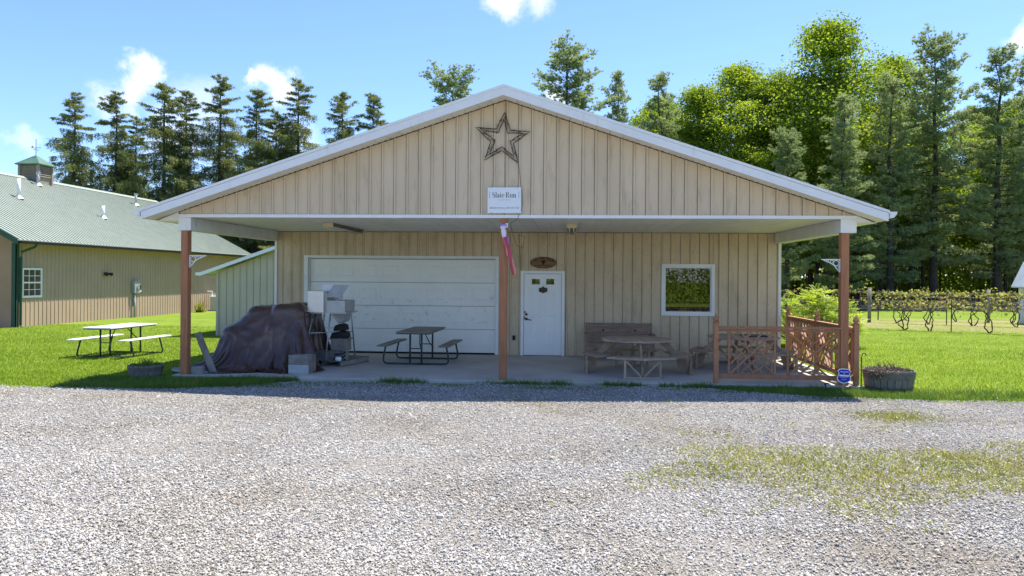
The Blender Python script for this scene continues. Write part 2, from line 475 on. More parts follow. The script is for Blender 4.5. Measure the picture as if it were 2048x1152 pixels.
# ------------------------------------------------------------------ mesh helpers
class MB:
    def __init__(self):
        self.v, self.f = [], []

    def add(self, verts, faces):
        o = len(self.v)
        self.v += [tuple(p) for p in verts]
        self.f += [tuple(i + o for i in f) for f in faces]
        return self

    def box(self, x0, x1, y0, y1, z0, z1):
        if x0 > x1: x0, x1 = x1, x0
        if y0 > y1: y0, y1 = y1, y0
        if z0 > z1: z0, z1 = z1, z0
        return self.add([(x0, y0, z0), (x1, y0, z0), (x1, y1, z0), (x0, y1, z0), (x0, y0, z1), (x1, y0, z1), (x1, y1, z1), (x0, y1, z1)],
                        [(0, 3, 2, 1), (4, 5, 6, 7), (0, 1, 5, 4), (1, 2, 6, 5), (2, 3, 7, 6), (3, 0, 4, 7)])

    def bar(self, p, q, w, h, up=(0, 0, 1)):
        p, q = Vector(p), Vector(q)
        d = (q - p).normalized()
        s = d.cross(Vector(up))
        if s.length < 1e-4:
            s = d.cross(Vector((0, 1, 0)))
        s.normalize()
        u = s.cross(d).normalized()
        vs = []
        for c in (p, q):
            for a, b in ((-1, -1), (1, -1), (1, 1), (-1, 1)):
                vs.append(c + s * (a * w / 2) + u * (b * h / 2))
        return self.add(vs, [(0, 3, 2, 1), (4, 5, 6, 7), (0, 1, 5, 4), (1, 2, 6, 5), (2, 3, 7, 6), (3, 0, 4, 7)])

    def tube(self, pts, r, n=8, cap=True):
        pts = [Vector(p) for p in pts]
        if not isinstance(r, (list, tuple)):
            r = [r] * len(pts)
        rings = []
        ref = Vector((0.31, 0.17, 0.93))
        for i, p in enumerate(pts):
            d = (pts[min(i + 1, len(pts) - 1)] - pts[max(i - 1, 0)])
            if d.length < 1e-6:
                d = Vector((0, 0, 1))
            d.normalize()
            s = d.cross(ref)
            if s.length < .05:
                s = d.cross(Vector((1, 0, 0)))
            s.normalize()
            t = s.cross(d)
            rings.append([p + (s * math.cos(2 * math.pi * k / n) + t * math.sin(2 * math.pi * k / n)) * r[i] for k in range(n)])
        vs = [v for ring in rings for v in ring]
        fs = []
        for i in range(len(pts) - 1):
            for k in range(n):
                a, b = i * n + k, i * n + (k + 1) % n
                fs.append((a, b, b + n, a + n))
        if cap:
            fs.append(tuple(range(n))[::-1])
            fs.append(tuple(range((len(pts) - 1) * n, len(pts) * n)))
        return self.add(vs, fs)

    def prism(self, poly, vec):
        """poly: 3-D polygon, extruded by vec"""
        n = len(poly)
        vec = Vector(vec)
        a = [Vector(p) for p in poly]
        b = [p + vec for p in a]
        fs = [tuple(range(n)), tuple(range(2 * n - 1, n - 1, -1))]
        for i in range(n):
            j = (i + 1) % n
            fs.append((i, i + n, j + n, j))
        return self.add(a + b, fs)

    def lathe(self, prof, c=(0, 0, 0), n=20):
        """prof: list of (r, z)"""
        vs, fs = [], []
        for r, z in prof:
            for k in range(n):
                a = 2 * math.pi * k / n
                vs.append((c[0] + r * math.cos(a), c[1] + r * math.sin(a), c[2] + z))
        for i in range(len(prof) - 1):
            for k in range(n):
                a, b = i * n + k, i * n + (k + 1) % n
                fs.append((a, b, b + n, a + n))
        return self.add(vs, fs)

    def mesh(self, name, m, smooth=False):
        me = bpy.data.meshes.new(name)
        me.from_pydata(self.v, [], self.f)
        bm = bmesh.new()
        bm.from_mesh(me)
        bmesh.ops.recalc_face_normals(bm, faces=bm.faces)
        bm.to_mesh(me)
        bm.free()
        if m is not None:
            me.materials.append(MATS[m] if isinstance(m, str) else m)
        if smooth:
            for p in me.polygons:
                p.use_smooth = True
        return me

    def build(self, name, m, parent=None, smooth=False, bevel=0.0, world=True):
        if world and parent is not None:
            o = wloc(parent)
            self.v = [(x - o.x, y - o.y, z - o.z) for x, y, z in self.v]
        return link(name, self.mesh(name, m, smooth), parent, bevel)


def wloc(o):
    v = Vector((0, 0, 0))
    while o is not None:
        v += o.location
        o = o.parent
    return v


def link(name, me, parent=None, bevel=0.0, loc=None):
    o = bpy.data.objects.new(name, me)
    COL.objects.link(o)
    if parent is not None:
        o.parent = parent
    if loc is not None:
        o.location = loc
    if bevel:
        b = o.modifiers.new('bevel', 'BEVEL')
        b.width = bevel
        b.segments = 2
        b.limit_method = 'ANGLE'
    return o


def tag(o, label, cat, group=None):
    o['label'] = label
    o['category'] = cat
    if group:
        o['group'] = group
    return o


def thing(name, label, cat, loc=(0, 0, 0), rz=0.0, group=None):
    o = bpy.data.objects.new(name, None)
    o.empty_display_size = .1
    COL.objects.link(o)
    o.location = loc
    o.rotation_euler = (0, 0, rz)
    return tag(o, label, cat, group)


def part_empty(name, parent, loc=(0, 0, 0)):
    o = bpy.data.objects.new(name, None)
    o.empty_display_size = .1
    COL.objects.link(o)
    o.parent = parent
    o.location = loc
    return o


def struct(name, me):
    o = link(name, me)
    o['kind'] = 'structure'
    return o


def copy_tree(o, parent=None):
    c = o.copy()
    COL.objects.link(c)
    c.parent = parent
    for ch in list(o.children):
        copy_tree(ch, c)
    return c


def np_mesh(name, verts, faces, m, smooth=False):
    """verts (N,3), faces (F,k) all of one size"""
    verts = np.asarray(verts, dtype=np.float32)
    faces = np.asarray(faces, dtype=np.int32)
    me = bpy.data.meshes.new(name)
    F, k = faces.shape
    me.vertices.add(len(verts))
    me.vertices.foreach_set('co', verts.ravel())
    me.loops.add(F * k)
    me.loops.foreach_set('vertex_index', faces.ravel())
    me.polygons.add(F)
    me.polygons.foreach_set('loop_start', np.arange(0, F * k, k, dtype=np.int32))
    me.polygons.foreach_set('loop_total', np.full(F, k, dtype=np.int32))
    me.update(calc_edges=True)
    me.materials.append(MATS[m] if isinstance(m, str) else m)
    if smooth:
        me.polygons.foreach_set('use_smooth', np.ones(F, dtype=bool))
    return me


def sstep(a, b, x):
    t = min(1, max(0, (x - a) / (b - a)))
    return t * t * (3 - 2 * t)


def gz(x, y):
    """height of the natural ground"""
    z = -0.075
    d = sstep(16, 30, y)
    z -= 0.12 * d * (0.6 + 0.4 * sstep(0, 12, abs(x)))
    z += 0.75 * sstep(42, 75, y)
    z += 0.02 * math.sin(x * .31 + 1.3) * math.sin(y * .27)* sstep(14, 22, y)
    return z


def gedge(x):
    """front edge of lawn / slab where the gravel stops (Y)"""
    p = [(-60, 13.4), (-12, 12.95), (-8, 12.78), (-7, 12.8), (-5.9, 13.3), (-5.2, 14.02), (0, 14.1), (2.4, 14.06), (3.2, 13.7), (4.0, 13.3), (5.2, 13.1), (6.5, 13.05), (8, 13.1), (14, 13.4), (60, 14.6)]
    for (a, b), (c, d) in zip(p, p[1:]):
        if a <= x <= c:
            t = (x - a) / (c - a)
            return b + (d - b) * t
    return p[0][1] if x < p[0][0] else p[-1][1]


# ------------------------------------------------------------------ ground
def grid_mesh(name, xs, ys, zf, m):
    nx, ny = len(xs), len(ys)
    v = np.array([(x, y, zf(x, y)) for y in ys for x in xs], dtype=np.float32)
    f = [(j * nx + i, j * nx + i + 1, (j + 1) * nx + i + 1, (j + 1) * nx + i) for j in range(ny - 1) for i in range(nx - 1)]
    return np_mesh(name, v, f, m, smooth=True)


xs = [-900, -500, -250, -120, -80] + [-60 + 2 * i for i in range(61)] + [80, 120, 250, 500, 900]
ys = [-300, -120, -60, -40] + [-30 + 2 * i for i in range(56)] + [100, 140, 250, 500, 1200]
struct('lawn', grid_mesh('lawn', xs, ys, gz, 'lawn'))

rng = random.Random(4)
gx = [-40 + .25 * i for i in range(321)]
ed = {x: gedge(x) + .10 * mnoise.noise((x * .9, 3.1, 0)) + .07 * mnoise.noise((x * 3.1, 7.7, 0)) for x in gx}
rows = [-15, -7, 0, 3, 5, 7, 9, 10.5, 11.5, 12.2]
gv, gf = [], []
for x in gx:
    for r in rows:
        gv.append((x, r, -.055 + .006 * mnoise.noise((x * .7, r * .7, 0))))
    gv.append((x, ed[x] - .25, -.055))
    gv.append((x, ed[x], -.08))
nr = len(rows) + 2
for i in range(len(gx) - 1):
    for j in range(nr - 1):
        gf.append((i * nr + j, (i + 1) * nr + j, (i + 1) * nr + j + 1, i * nr + j + 1))
struct('gravel_yard', np_mesh('gravel_yard', gv, gf, 'gravel_bed', True))

# concrete slab under the porch roof
mb = MB().box(-7.75, 5.45, 14.17, 18.79, -.30, 0.0)
slab = mb.build('porch_slab', 'concrete', bevel=.02)
slab['kind'] = 'structure'

# vineyard strip of thin dry grass and soil
vx, vy = [], []
vs, fs = [], []
for i in range(41):
    x = 9.5 + i * .6
    y0 = 35.2 - .55 * max(0, x - 11) if x < 19 else 30.8 - (x - 19) * .75
    y0 += .5 * mnoise.noise((x * .6, 1, 0))
    y1 = 43.5 + .6 * mnoise.noise((x * .5, 5, 0))
    for k in range(9):
        y = y0 + (y1 - y0) * k / 8
        vs.append((x, y, gz(x, y) + (.012 if 0 < k < 8 else -.01)))
for i in range(40):
    for k in range(8):
        a = i * 9 + k
        fs.append((a, a + 9, a + 10, a + 1))
struct('vineyard_soil', np_mesh('vineyard_soil', vs, fs, 'vine_soil', True))
# leaf litter under the wood
vs, fs = [], []
for i in range(46):
    x = -2 + i * 2.0
    y0 = 52.0 + .5 * mnoise.noise((x * .3, 2, 0))
    for k in range(7):
        y = y0 + k * 7
        vs.append((x, y, gz(x, y) + (.02 if k else -.01)))
for i in range(45):
    for k in range(6):
        a = i * 7 + k
        fs.append((a, a + 7, a + 8, a + 1))
struct('forest_floor', np_mesh('forest_floor', vs, fs, 'litter', True))

# ------------------------------------------------------------------ siding helper
SID = {}


def siding_bay(w, h0, h1, m, ribw=.045, ribd=.026, base_w=None):
    """one metal siding bay: rib on its left edge then a flat pan; h0/h1 = height at left/right edge. local x=along, y=outward(-), z=up"""
    key = (round(w, 4), round(h0, 4), round(h1, 4), m, ribw)
    if key in SID:
        return SID[key]
    prof = [(0, 0)]
    if ribw and w > ribw + .02:
        prof += [(.008, ribd), (ribw - .008, ribd), (ribw, 0), (ribw + (w - ribw) * .5, .002), (w - .009, 0)]
    prof += [(w - .006, -.004)]
    b = MB()
    n = len(prof)
    hh = lambda u: h0 + (h1 - h0) * u / w
    for u, d in prof:
        b.v += [(u, -d, 0), (u, -d, hh(u))]
    for u, d in prof:
        b.v += [(u, .012, 0), (u, .012, hh(u))]
    for i in range(n - 1):
        a = 2 * i
        b.f.append((a, a + 2, a + 3, a + 1))
        c = 2 * n + 2 * i
        b.f.append((c, c + 1, c + 3, c + 2))
        b.f.append((a + 1, a + 3, c + 3, c + 1))
        b.f.append((a, c, c + 2, a + 2))
    b.f.append((0, 1, 2 * n + 1, 2 * n))
    e = 2 * n - 2
    b.f.append((e, e + 2 * n, e + 2 * n + 1, e + 1))
    SID[key] = b.mesh('siding_panel', m)
    return SID[key]


def siding(parent, x0, x1, y, z0, topf, pitch, phase, m, openings=()):
    """front-facing ribbed siding built panel by panel; openings = (xa, xb, za, zb)"""
    cuts = {x0, x1}
    k = math.floor((x0 - phase) / pitch)
    ribs = set()
    while phase + k * pitch < x1:
        u = phase + k * pitch
        if u > x0 + .005:
            cuts.add(u)
            ribs.add(round(u, 5))
        k += 1
    for o in openings:
        cuts.add(o[0]); cuts.add(o[1])
    cs = sorted(cuts)
    base = wloc(parent)
    # dark backing seen in the seams
    bk = MB()
    for a, b in zip(cs, cs[1:]):
        segs = [(z0, None)]
        for (xa, xb, za, zb) in openings:
            if a >= xa - 1e-4 and b <= xb + 1e-4:
                segs = ([(z0, za)] if za > z0 + .01 else []) + [(zb, None)]
        for s, e in segs:
            ha, hb = (topf(a), topf(b)) if e is None else (e, e)
            bk.add([(a, y + .014, s), (b, y + .014, s), (b, y + .014, max(hb, s + .001)), (a, y + .014, max(ha, s + .001))], [(0, 1, 2, 3)])
    bk.build('wall_backing', 'seam_dark', parent)
    for a, b in zip(cs, cs[1:]):
        if b - a < .012:
            continue
        segs = [(z0, None)]
        for (xa, xb, za, zb) in openings:
            if a >= xa - 1e-4 and b <= xb + 1e-4:
                ns = []
                if za > z0 + .01:
                    ns.append((z0, za))
                ns.append((zb, None))
                segs = ns
        rib = .045 if round(a, 5) in ribs else 0
        for s, e in segs:
            if e is None:
                h0, h1 = topf(a) - s, topf(b) - s
            else:
                h0 = h1 = e - s
            if max(h0, h1) < .02:
                continue
            h0, h1 = max(h0, .005), max(h1, .005)
            o = link('siding_panel', siding_bay(b - a, h0, h1, m, rib), parent)
            o.location = (a - base.x, y - base.y, s - base.z)

# ------------------------------------------------------------------ main building
XL, XR, YW, YF, CX = -7.50, 5.165, 18.75, 14.25, -1.235
barn = thing('barn', 'tan metal sided gabled barn with open front porch, white garage door and entry door', 'barn', (CX, YW, 0))
# --- back wall of the porch
fw = part_empty('front_wall', barn)
OPEN = [(-6.72, -1.775, -1, 2.47), (-1.19, -.11, -1, 2.12), (2.31, 3.55, 1.06, 2.29)]
siding(fw, XL, XR, YW, .005, lambda x: 3.075, .2345, .397, 'siding_porch', OPEN)
MB().box(XL - .01, XL + .05, YW - .035, YW + .05, .004, 3.07).build('corner_trim', 'white_trim', fw)
MB().box(XR - .05, XR + .012, YW - .035, YW + .05, .004, 3.07).build('corner_trim', 'white_trim', fw)
# --- gable above the porch
gb = part_empty('gable', barn)
slope = (5.53 - 3.215) / 6.93
gtop = lambda x: 5.335 - slope * abs(x - CX) - .01
siding(gb, -7.63, CX, YF, 3.135, lambda x: gtop(x), .2405, CX + .02, 'siding')
siding(gb, CX, 5.28, YF, 3.135, lambda x: gtop(x), .2405, CX + .02, 'siding')
MB().box(-7.655, 5.295, YF - .03, YF + .06, 3.085, 3.145).build('bottom_trim', 'white_trim', gb)
# --- side and back walls, inside of the room
b = MB()
b.box(XL + .012, XL + .10, YW + .06, 31.0, -.3, 3.07)
b.build('side_wall', 'siding', barn)
MB().box(XR - .10, XR - .012, YW + .06, 31.0, -.3, 3.07).build('side_wall', 'siding', barn)
MB().box(XL + .1, XR - .1, 30.9, 31.0, -.3, 3.07).build('back_wall', 'siding', barn)
MB().prism([(XL, 30.95, 3.07), (XR, 30.95, 3.07), (CX, 30.95, 5.25)], (0, .06, 0)).build('back_gable', 'siding', barn)
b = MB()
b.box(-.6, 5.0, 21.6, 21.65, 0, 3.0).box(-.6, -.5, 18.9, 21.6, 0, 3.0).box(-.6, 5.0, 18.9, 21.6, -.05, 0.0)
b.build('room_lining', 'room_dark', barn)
# --- roof
th = .05
zr = lambda x: 5.53 - slope * abs(x - CX)
Y0, Y1 = 13.80, 31.3
for s in (-1, 1):
    xe = CX + s * 6.93
    b = MB()
    b.prism([(CX, Y0 + .02, zr(CX) - .01), (xe, Y0 + .02, zr(xe) - .01), (xe, Y0 + .02, zr(xe) - .05), (CX, Y0 + .02, zr(CX) - .05)], (0, Y1 - Y0 - .02, 0))
    roof = b.build('roof', 'roof_dark', barn)
    # drip edge, fascia and soffit of the rake
    x1 = xe
    b = MB().prism([(CX, Y0, zr(CX)), (x1 + s * .02, Y0, zr(x1 + s * .02)), (x1 + s * .02, Y0, zr(x1) - .055), (CX, Y0, zr(CX) - .055)], (0, .06, 0))
    b.build('drip_edge', 'white_trim', roof, world=True)
    n = 4
    for k in range(n):
        a, c = CX + (x1 - CX) * k / n, CX + (x1 - CX) * (k + 1) / n
        if k:
            a += s * .002
        b = MB().prism([(a, Y0 + .012, zr(a) - .0555), (c, Y0 + .012, zr(c) - .0555), (c, Y0 + .012, zr(c) - .20), (a, Y0 + .012, zr(a) - .20)], (0, .035, 0))
        b.build('rake_fascia', 'white_trim', roof)
    # soffit boards under the rake overhang
    n = 28
    for k in range(n):
        a, c = CX + (x1 - CX) * k / n, CX + (x1 - CX) * (k + 1) / n - s * .006
        b = MB().prism([(a, Y0 + .048, zr(a) - .180), (c, Y0 + .048, zr(c) - .180), (c, Y0 + .048, zr(c) - .19), (a, Y0 + .048, zr(a) - .19)], (0, YF - Y0 - .052 if abs(c - CX) < 6.2 else 1.2, 0))
        b.build('soffit_panel', 'soffit', roof)
    # vent slots along the wall side of that soffit
    b = MB()
    for k in range(1, 58):
        x = CX + s * .11 * k
        b.box(x - .010, x + .010, YF - .050, YF - .028, zr(x) - .199, zr(x) - .190)
    v = b.build('vent_slots', 'black', roof)
    v['kind'] = 'stuff'
    # eave: flat soffit, fascia and gutter along the side
    xa = -7.655 if s < 0 else 5.296
    zb = zr(x1) - .19
    b = MB().box(xa, x1 - s * .02, YF + .02, Y1, zb - .012, zb).build('eave_soffit', 'soffit', barn)
    b = MB().prism([(xa, YF - .005, zb), (x1 - s * .1, YF - .005, zb), (xa, YF - .005, zr(xa) - .195)], (0, .02, 0)).build('eave_return', 'soffit', barn)
    b = MB().prism([(x1 + s * .025, Y0 + .01, zr(x1) - .03), (x1 + s * .155, Y0 + .01, zr(x1) - .03), (x1 + s * .14, Y0 + .01, zr(x1) - .08), (x1 + s * .09, Y0 + .01, zr(x1) - .14), (x1 + s * .025, Y0 + .01, zr(x1) - .14)], (0, Y1 - Y0 - .02, 0))
    b.build('gutter', 'white_trim', barn)
# --- porch ceiling, panel by panel
ce = part_empty('ceiling', barn)
base = wloc(ce)
w = .3048
me = MB().box(.004, w - .004, 0, YW - YF - .06, 0, .012).box(0, w, 0, YW - YF - .06, .010, .02).mesh('ceiling_panel', 'soffit')
x = -7.40
while x + w < 5.02:
    link('ceiling_panel', me, ce, loc=(x - base.x, YF + .055 - base.y, 3.085 - base.z))
    x += w
MB().box(x + .003, 5.018, YF + .055, YW - .005, 3.085, 3.10).build('ceiling_panel', 'soffit', ce)
# --- beams and posts
for xa, xb in ((-7.646, -7.408), (5.018, 5.293)):
    MB().box(xa, xb, YF + .012, YW + (.0 if xa < 0 else 0) - .04, 2.835, 3.083).build('beam', 'white_beam', barn, bevel=.006)
    MB().box(xa - .006, xb + .006, YF - .012, YF + .010, 2.829, 3.084).build('beam_cap', 'white_trim', barn, bevel=.005)
for xc, z0, z1 in ((-7.535, -.14, 2.834), (-1.252, -.10, 3.084), (5.105, -.14, 2.834)):
    MB().box(xc - .072, xc + .072, YF + .005, YF + .15, z0, z1).build('porch_post', 'redwood', barn, bevel=.006)
# --- garage door
gd = part_empty('garage_door', barn)
b = MB()
b.box(-6.74, -6.64, YW - .04, YW + .03, .004, 2.475).box(-1.83, -1.755, YW - .04, YW + .03, .004, 2.475).box(-6.64, -1.83, YW - .04, YW + .03, 2.425, 2.475)
b.box(-6.639, -6.615, YW + .03, YW + .12, .004, 2.424).box(-1.855, -1.831, YW + .03, YW + .12, .004, 2.424).box(-6.615, -1.855, YW + .03, YW + .12, 2.40, 2.424)
b.build('door_frame', 'white_trim', gd, bevel=.004)
gx0, gx1 = -6.613, -1.857
sh = 2.355 / 4
gbs = wloc(gd)
sec = MB().box(0, gx1 - gx0, 0, .04, .004, sh - .004).mesh('door_section', 'garage_white')
pw, ph = .50, .36
rp_ = MB()
fr = .018
rp_.box(0, pw, -.004, .002, 0, fr).box(0, pw, -.004, .002, ph - fr, ph).box(0, fr, -.002, .002, fr, ph - fr).box(pw - fr, pw, -.002, .002, fr, ph - fr)
rp_.add([(fr + .02, 0, fr + .02), (pw - fr - .02, 0, fr + .02), (pw - fr - .02, 0, ph - fr - .02), (fr + .02, 0, ph - fr - .02),
         (fr + .05, -.008, fr + .05), (pw - fr - .05, -.008, fr + .05), (pw - fr - .05, -.008, ph - fr - .05), (fr + .05, -.008, ph - fr - .05)],
        [(4, 5, 6, 7), (0, 1, 5, 4), (1, 2, 6, 5), (2, 3, 7, 6), (3, 0, 4, 7)])
rpm = rp_.mesh('raised_panel', 'garage_white')
for k in range(4):
    z = .035 + k * sh
    link('door_section', sec, gd, .006, (gx0 - gbs.x, YW + .085 - gbs.y, z - gbs.z))
    for j in range(8):
        x = gx0 + .06 + j * (gx1 - gx0 - .12) / 8 + ((gx1 - gx0 - .12) / 8 - pw) / 2
        link('raised_panel', rpm, gd, 0, (x - gbs.x, YW + .0845 - gbs.y, z + (sh - ph) / 2 - gbs.z))
MB().box(gx0, gx1, YW + .07, YW + .12, .001, .032).build('bottom_seal', 'rubber', gd)
# --- entry door
ed_ = part_empty('entry_door', barn)
b = MB()
b.box(-1.20, -1.125, YW - .045, YW + .02, .004, 2.12).box(-.18, -.105, YW - .045, YW + .02, .004, 2.12).box(-1.125, -.18, YW - .045, YW + .02, 2.05, 2.12)
b.build('casing', 'door_white', ed_, bevel=.006)
dx0, dx1 = -1.118, -.187
b = MB()
zt = 2.043
b.box(dx0, dx1, YW - .01, YW + .035, .012, 1.78)
b.box(dx0, dx1, YW - .01, YW + .035, 1.92, zt)
for a, c in ((dx0, dx0 + .19), (dx0 + .39, dx0 + .55), (dx0 + .75, dx1)):
    b.box(a, c, YW - .01, YW + .035, 1.78, 1.92)
b.build('door_leaf', 'door_white', ed_)
for a in (dx0 + .19, dx0 + .55):
    MB().box(a, a + .20, YW + .008, YW + .014, 1.78, 1.92).build('pane', 'glass', ed_)
    f = MB()
    f.box(a - .025, a + .225, YW - .022, YW - .008, 1.755, 1.78).box(a - .025, a + .225, YW - .022, YW - .008, 1.92, 1.945).box(a - .025, a, YW - .022, YW - .008, 1.78, 1.92).box(a + .2, a + .225, YW - .022, YW - .008, 1.78, 1.92)
    f.build('pane_frame', 'door_white', ed_)
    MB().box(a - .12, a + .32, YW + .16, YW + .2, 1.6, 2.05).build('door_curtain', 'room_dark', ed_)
    for z0, z1 in ((.24, .80), (.95, 1.60)):
        p = MB()
        p.box(a - .03, a + .23, YW - .016, YW - .008, z0, z0 + .016).box(a - .03, a + .23, YW - .016, YW - .008, z1 - .016, z1).box(a - .03, a - .014, YW - .016, YW - .008, z0, z1).box(a + .214, a + .23, YW - .016, YW - .008, z0, z1)
        p.add([(a - .005, YW - .0095, z0 + .03), (a + .205, YW - .0095, z0 + .03), (a + .205, YW - .0095, z1 - .03), (a - .005, YW - .0095, z1 - .03),
               (a + .025, YW - .018, z0 + .06), (a + .175, YW - .018, z0 + .06), (a + .175, YW - .018, z1 - .06), (a + .025, YW - .018, z1 - .06)],
              [(4, 5, 6, 7), (0, 1, 5, 4), (1, 2, 6, 5), (2, 3, 7, 6), (3, 0, 4, 7)])
        p.build('raised_panel', 'door_white', ed_)
b = MB()
b.tube([(dx0 + .06, YW - .012, 1.03), (dx0 + .06, YW - .045, 1.03)], [.034, .028], 12)
b.box(dx0 + .012, dx0 + .04, YW - .02, YW - .008, 1.06, 1.11)
b.build('deadbolt', 'bronze', ed_)
b = MB()
b.tube([(dx0 + .06, YW - .012, .915), (dx0 + .06, YW - .05, .915)], [.036, .026], 12)
b.tube([(dx0 + .06, YW - .055, .915), (dx0 + .10, YW - .06, .905), (dx0 + .16, YW - .06, .89), (dx0 + .185, YW - .055, .895)], .011, 8)
b.box(dx0 - .005, dx0 + .02, YW - .02, YW - .008, .90, .98)
b.build('lever_handle', 'bronze', ed_)
q = [(-.10, -.045), (-.10, .045), (-.06, .055), (-.03, .06), (0, .095), (.03, .06), (.06, .055), (.10, .045), (.10, -.045), (.05, -.06), (0, -.085), (-.05, -.06)]
MB().prism([((dx0 + dx1) / 2 + .01 + x * 1.05, YW - .035, 1.645 + z) for x, z in q], (0, .018, 0)).build('plaque', 'bronze', ed_, bevel=.004)
MB().box(-1.125, -.18, YW - .06, YW + .02, .002, .011).build('threshold', 'bronze', ed_)
# --- window
wi = part_empty('window', barn)
b = MB()
b.box(2.28, 2.36, YW - .05, YW + .05, 1.035, 2.315).box(3.50, 3.578, YW - .05, YW + .05, 1.035, 2.315).box(2.36, 3.50, YW - .05, YW + .05, 1.035, 1.115).box(2.36, 3.50, YW - .05, YW + .05, 2.235, 2.315)
b.build('frame', 'white_trim', wi, bevel=.008)
b = MB()
b.box(2.36, 2.385, YW - .02, YW + .03, 1.115, 2.235).box(3.475, 3.50, YW - .02, YW + .03, 1.115, 2.235).box(2.385, 3.475, YW - .02, YW + .03, 1.115, 1.14).box(2.385, 3.475, YW - .02, YW + .03, 2.21, 2.235)
b.build('sash', 'white_trim', wi)
MB().box(2.385, 3.475, YW + .004, YW + .010, 1.14, 2.21).build('pane', 'glass', wi)
for k in range(11):
    x = 2.45 + k * .1
    MB().bar((x, YW + .16 + .03 * (k % 2), 1.14), (x + .25 * (k - 5) * .16, YW + .30, 1.36 + .03 * ((k * 7) % 3)), .055, .012, (0, 1, 0)).build('display_slat', 'grey_wood', wi)
MB().box(2.39, 3.47, YW + .08, YW + .42, 1.09, 1.115).build('inner_sill', 'old_wood', wi)
# things inside the window
rr = random.Random(8)
b = MB()
pts = []
for i in range(7):
    for k in range(14):
        a = 2 * math.pi * k / 14
        ph_ = i / 6 * math.pi * .5
        r = .16 * math.cos(ph_) * (1 + .12 * rr.uniform(-1, 1))
        pts.append((2.86 + r * math.cos(a), YW + .11 + .02 + .25 * r * math.sin(a) + .04, 1.116 + .13 * math.sin(ph_)))
fs = [(i * 14 + k, i * 14 + (k + 1) % 14, (i + 1) * 14 + (k + 1) % 14, (i + 1) * 14 + k) for i in range(6) for k in range(14)]
b.add(pts, fs)
tag(b.build('yellow_bag', 'yellow', smooth=True), 'crumpled yellow bag lying inside the square window', 'bag')
tag(MB().box(2.395, 2.49, YW + .10, YW + .20, 1.118, 1.30).build('small_carton', 'meter_grey', bevel=.006), 'small pale blue carton in the corner of the square window', 'carton')
# outlet box on the wall
ot = thing('outlet_box', 'small grey outlet box on the tan wall beside the entry door', 'outlet', (-1.365, YW - .05, .38))
MB().box(-1.40, -1.33, YW - .06, YW - .021, .38, .50).build('cover', 'bronze', ot, bevel=.006)
MB().box(-1.385, -1.345, YW - .066, YW - .0601, .40, .48).build('socket_plate', 'black', ot)

# ------------------------------------------------------------------ fluorescent fixtures
for xc, lab in ((-5.10, 'long brown fluorescent fixture on the porch ceiling before the garage door'), (.05, 'twin tube fluorescent fixture on the porch ceiling before the entry door')):
    f = thing('fluorescent_fixture', lab, 'light fixture', (xc, 16.8, 3.085))
    b = MB().prism([(xc - .10, 15.62, 3.084), (xc - .06, 15.62, 3.03), (xc + .06, 15.62, 3.03), (xc + .10, 15.62, 3.084)], (0, 2.40, 0))
    b.build('housing', 'fixture_brown', f)
    for yy in (15.58, 18.0):
        MB().box(xc - .105, xc + .105, yy, yy + .05, 2.985, 3.083).build('end_cap', 'fixture_cream', f, bevel=.006)
    for dx in (-.045, .045):
        MB().tube([(xc + dx, 15.66, 3.0), (xc + dx, 18.0, 3.0)], .019, 10).build('tube', 'tube_glass', f, smooth=True)


# ------------------------------------------------------------------ lettering
def text(body, size, m, parent, loc, name='lettering', rot=(math.pi / 2, 0, 0), sx=1.0, bold=0.0, spacing=1.0):
    cu = bpy.data.curves.new('t', 'FONT')
    cu.body = body
    cu.size = size
    cu.align_x = 'CENTER'
    cu.align_y = 'CENTER'
    cu.extrude = .001
    cu.offset = bold
    cu.space_character = spacing
    cu.resolution_u = 3
    o = bpy.data.objects.new('t', cu)
    COL.objects.link(o)
    bpy.context.view_layer.update()
    me = bpy.data.meshes.new_from_object(o.evaluated_get(bpy.context.evaluated_depsgraph_get()))
    bpy.data.objects.remove(o)
    me.name = name
    me.materials.clear()
    me.materials.append(MATS[m])
    t = link(name, me, parent)
    t.rotation_euler = rot
    t.scale = (sx, 1, 1)
    t.location = Vector(loc) - (wloc(parent) if parent else Vector())
    return t


def stroke(b, pts, ws, o, s, y):
    """ribbon of changing width in the XZ plane: modern serif strokes"""
    P = [Vector((p[0], p[1])) for p in pts]
    L, R = [], []
    for i, p in enumerate(P):
        d = P[min(i + 1, len(P) - 1)] - P[max(i - 1, 0)]
        d.normalize()
        n = Vector((-d.y, d.x))
        L.append(p + n * ws[i] / 2)
        R.append(p - n * ws[i] / 2)
    vs = [(o[0] + q.x * s, y, o[1] + q.y * s) for q in L] + [(o[0] + q.x * s, y, o[1] + q.y * s) for q in R]
    k = len(P)
    b.add(vs, [(i, i + 1, k + i + 1, k + i) for i in range(k - 1)])


T, t_ = .13, .035


def vstem(x, a, c):
    return ([(x, a), (x, c)], [T, T])


def serif(x, z, w=.26):
    return ([(x - w / 2, z), (x + w / 2, z)], [t_, t_])


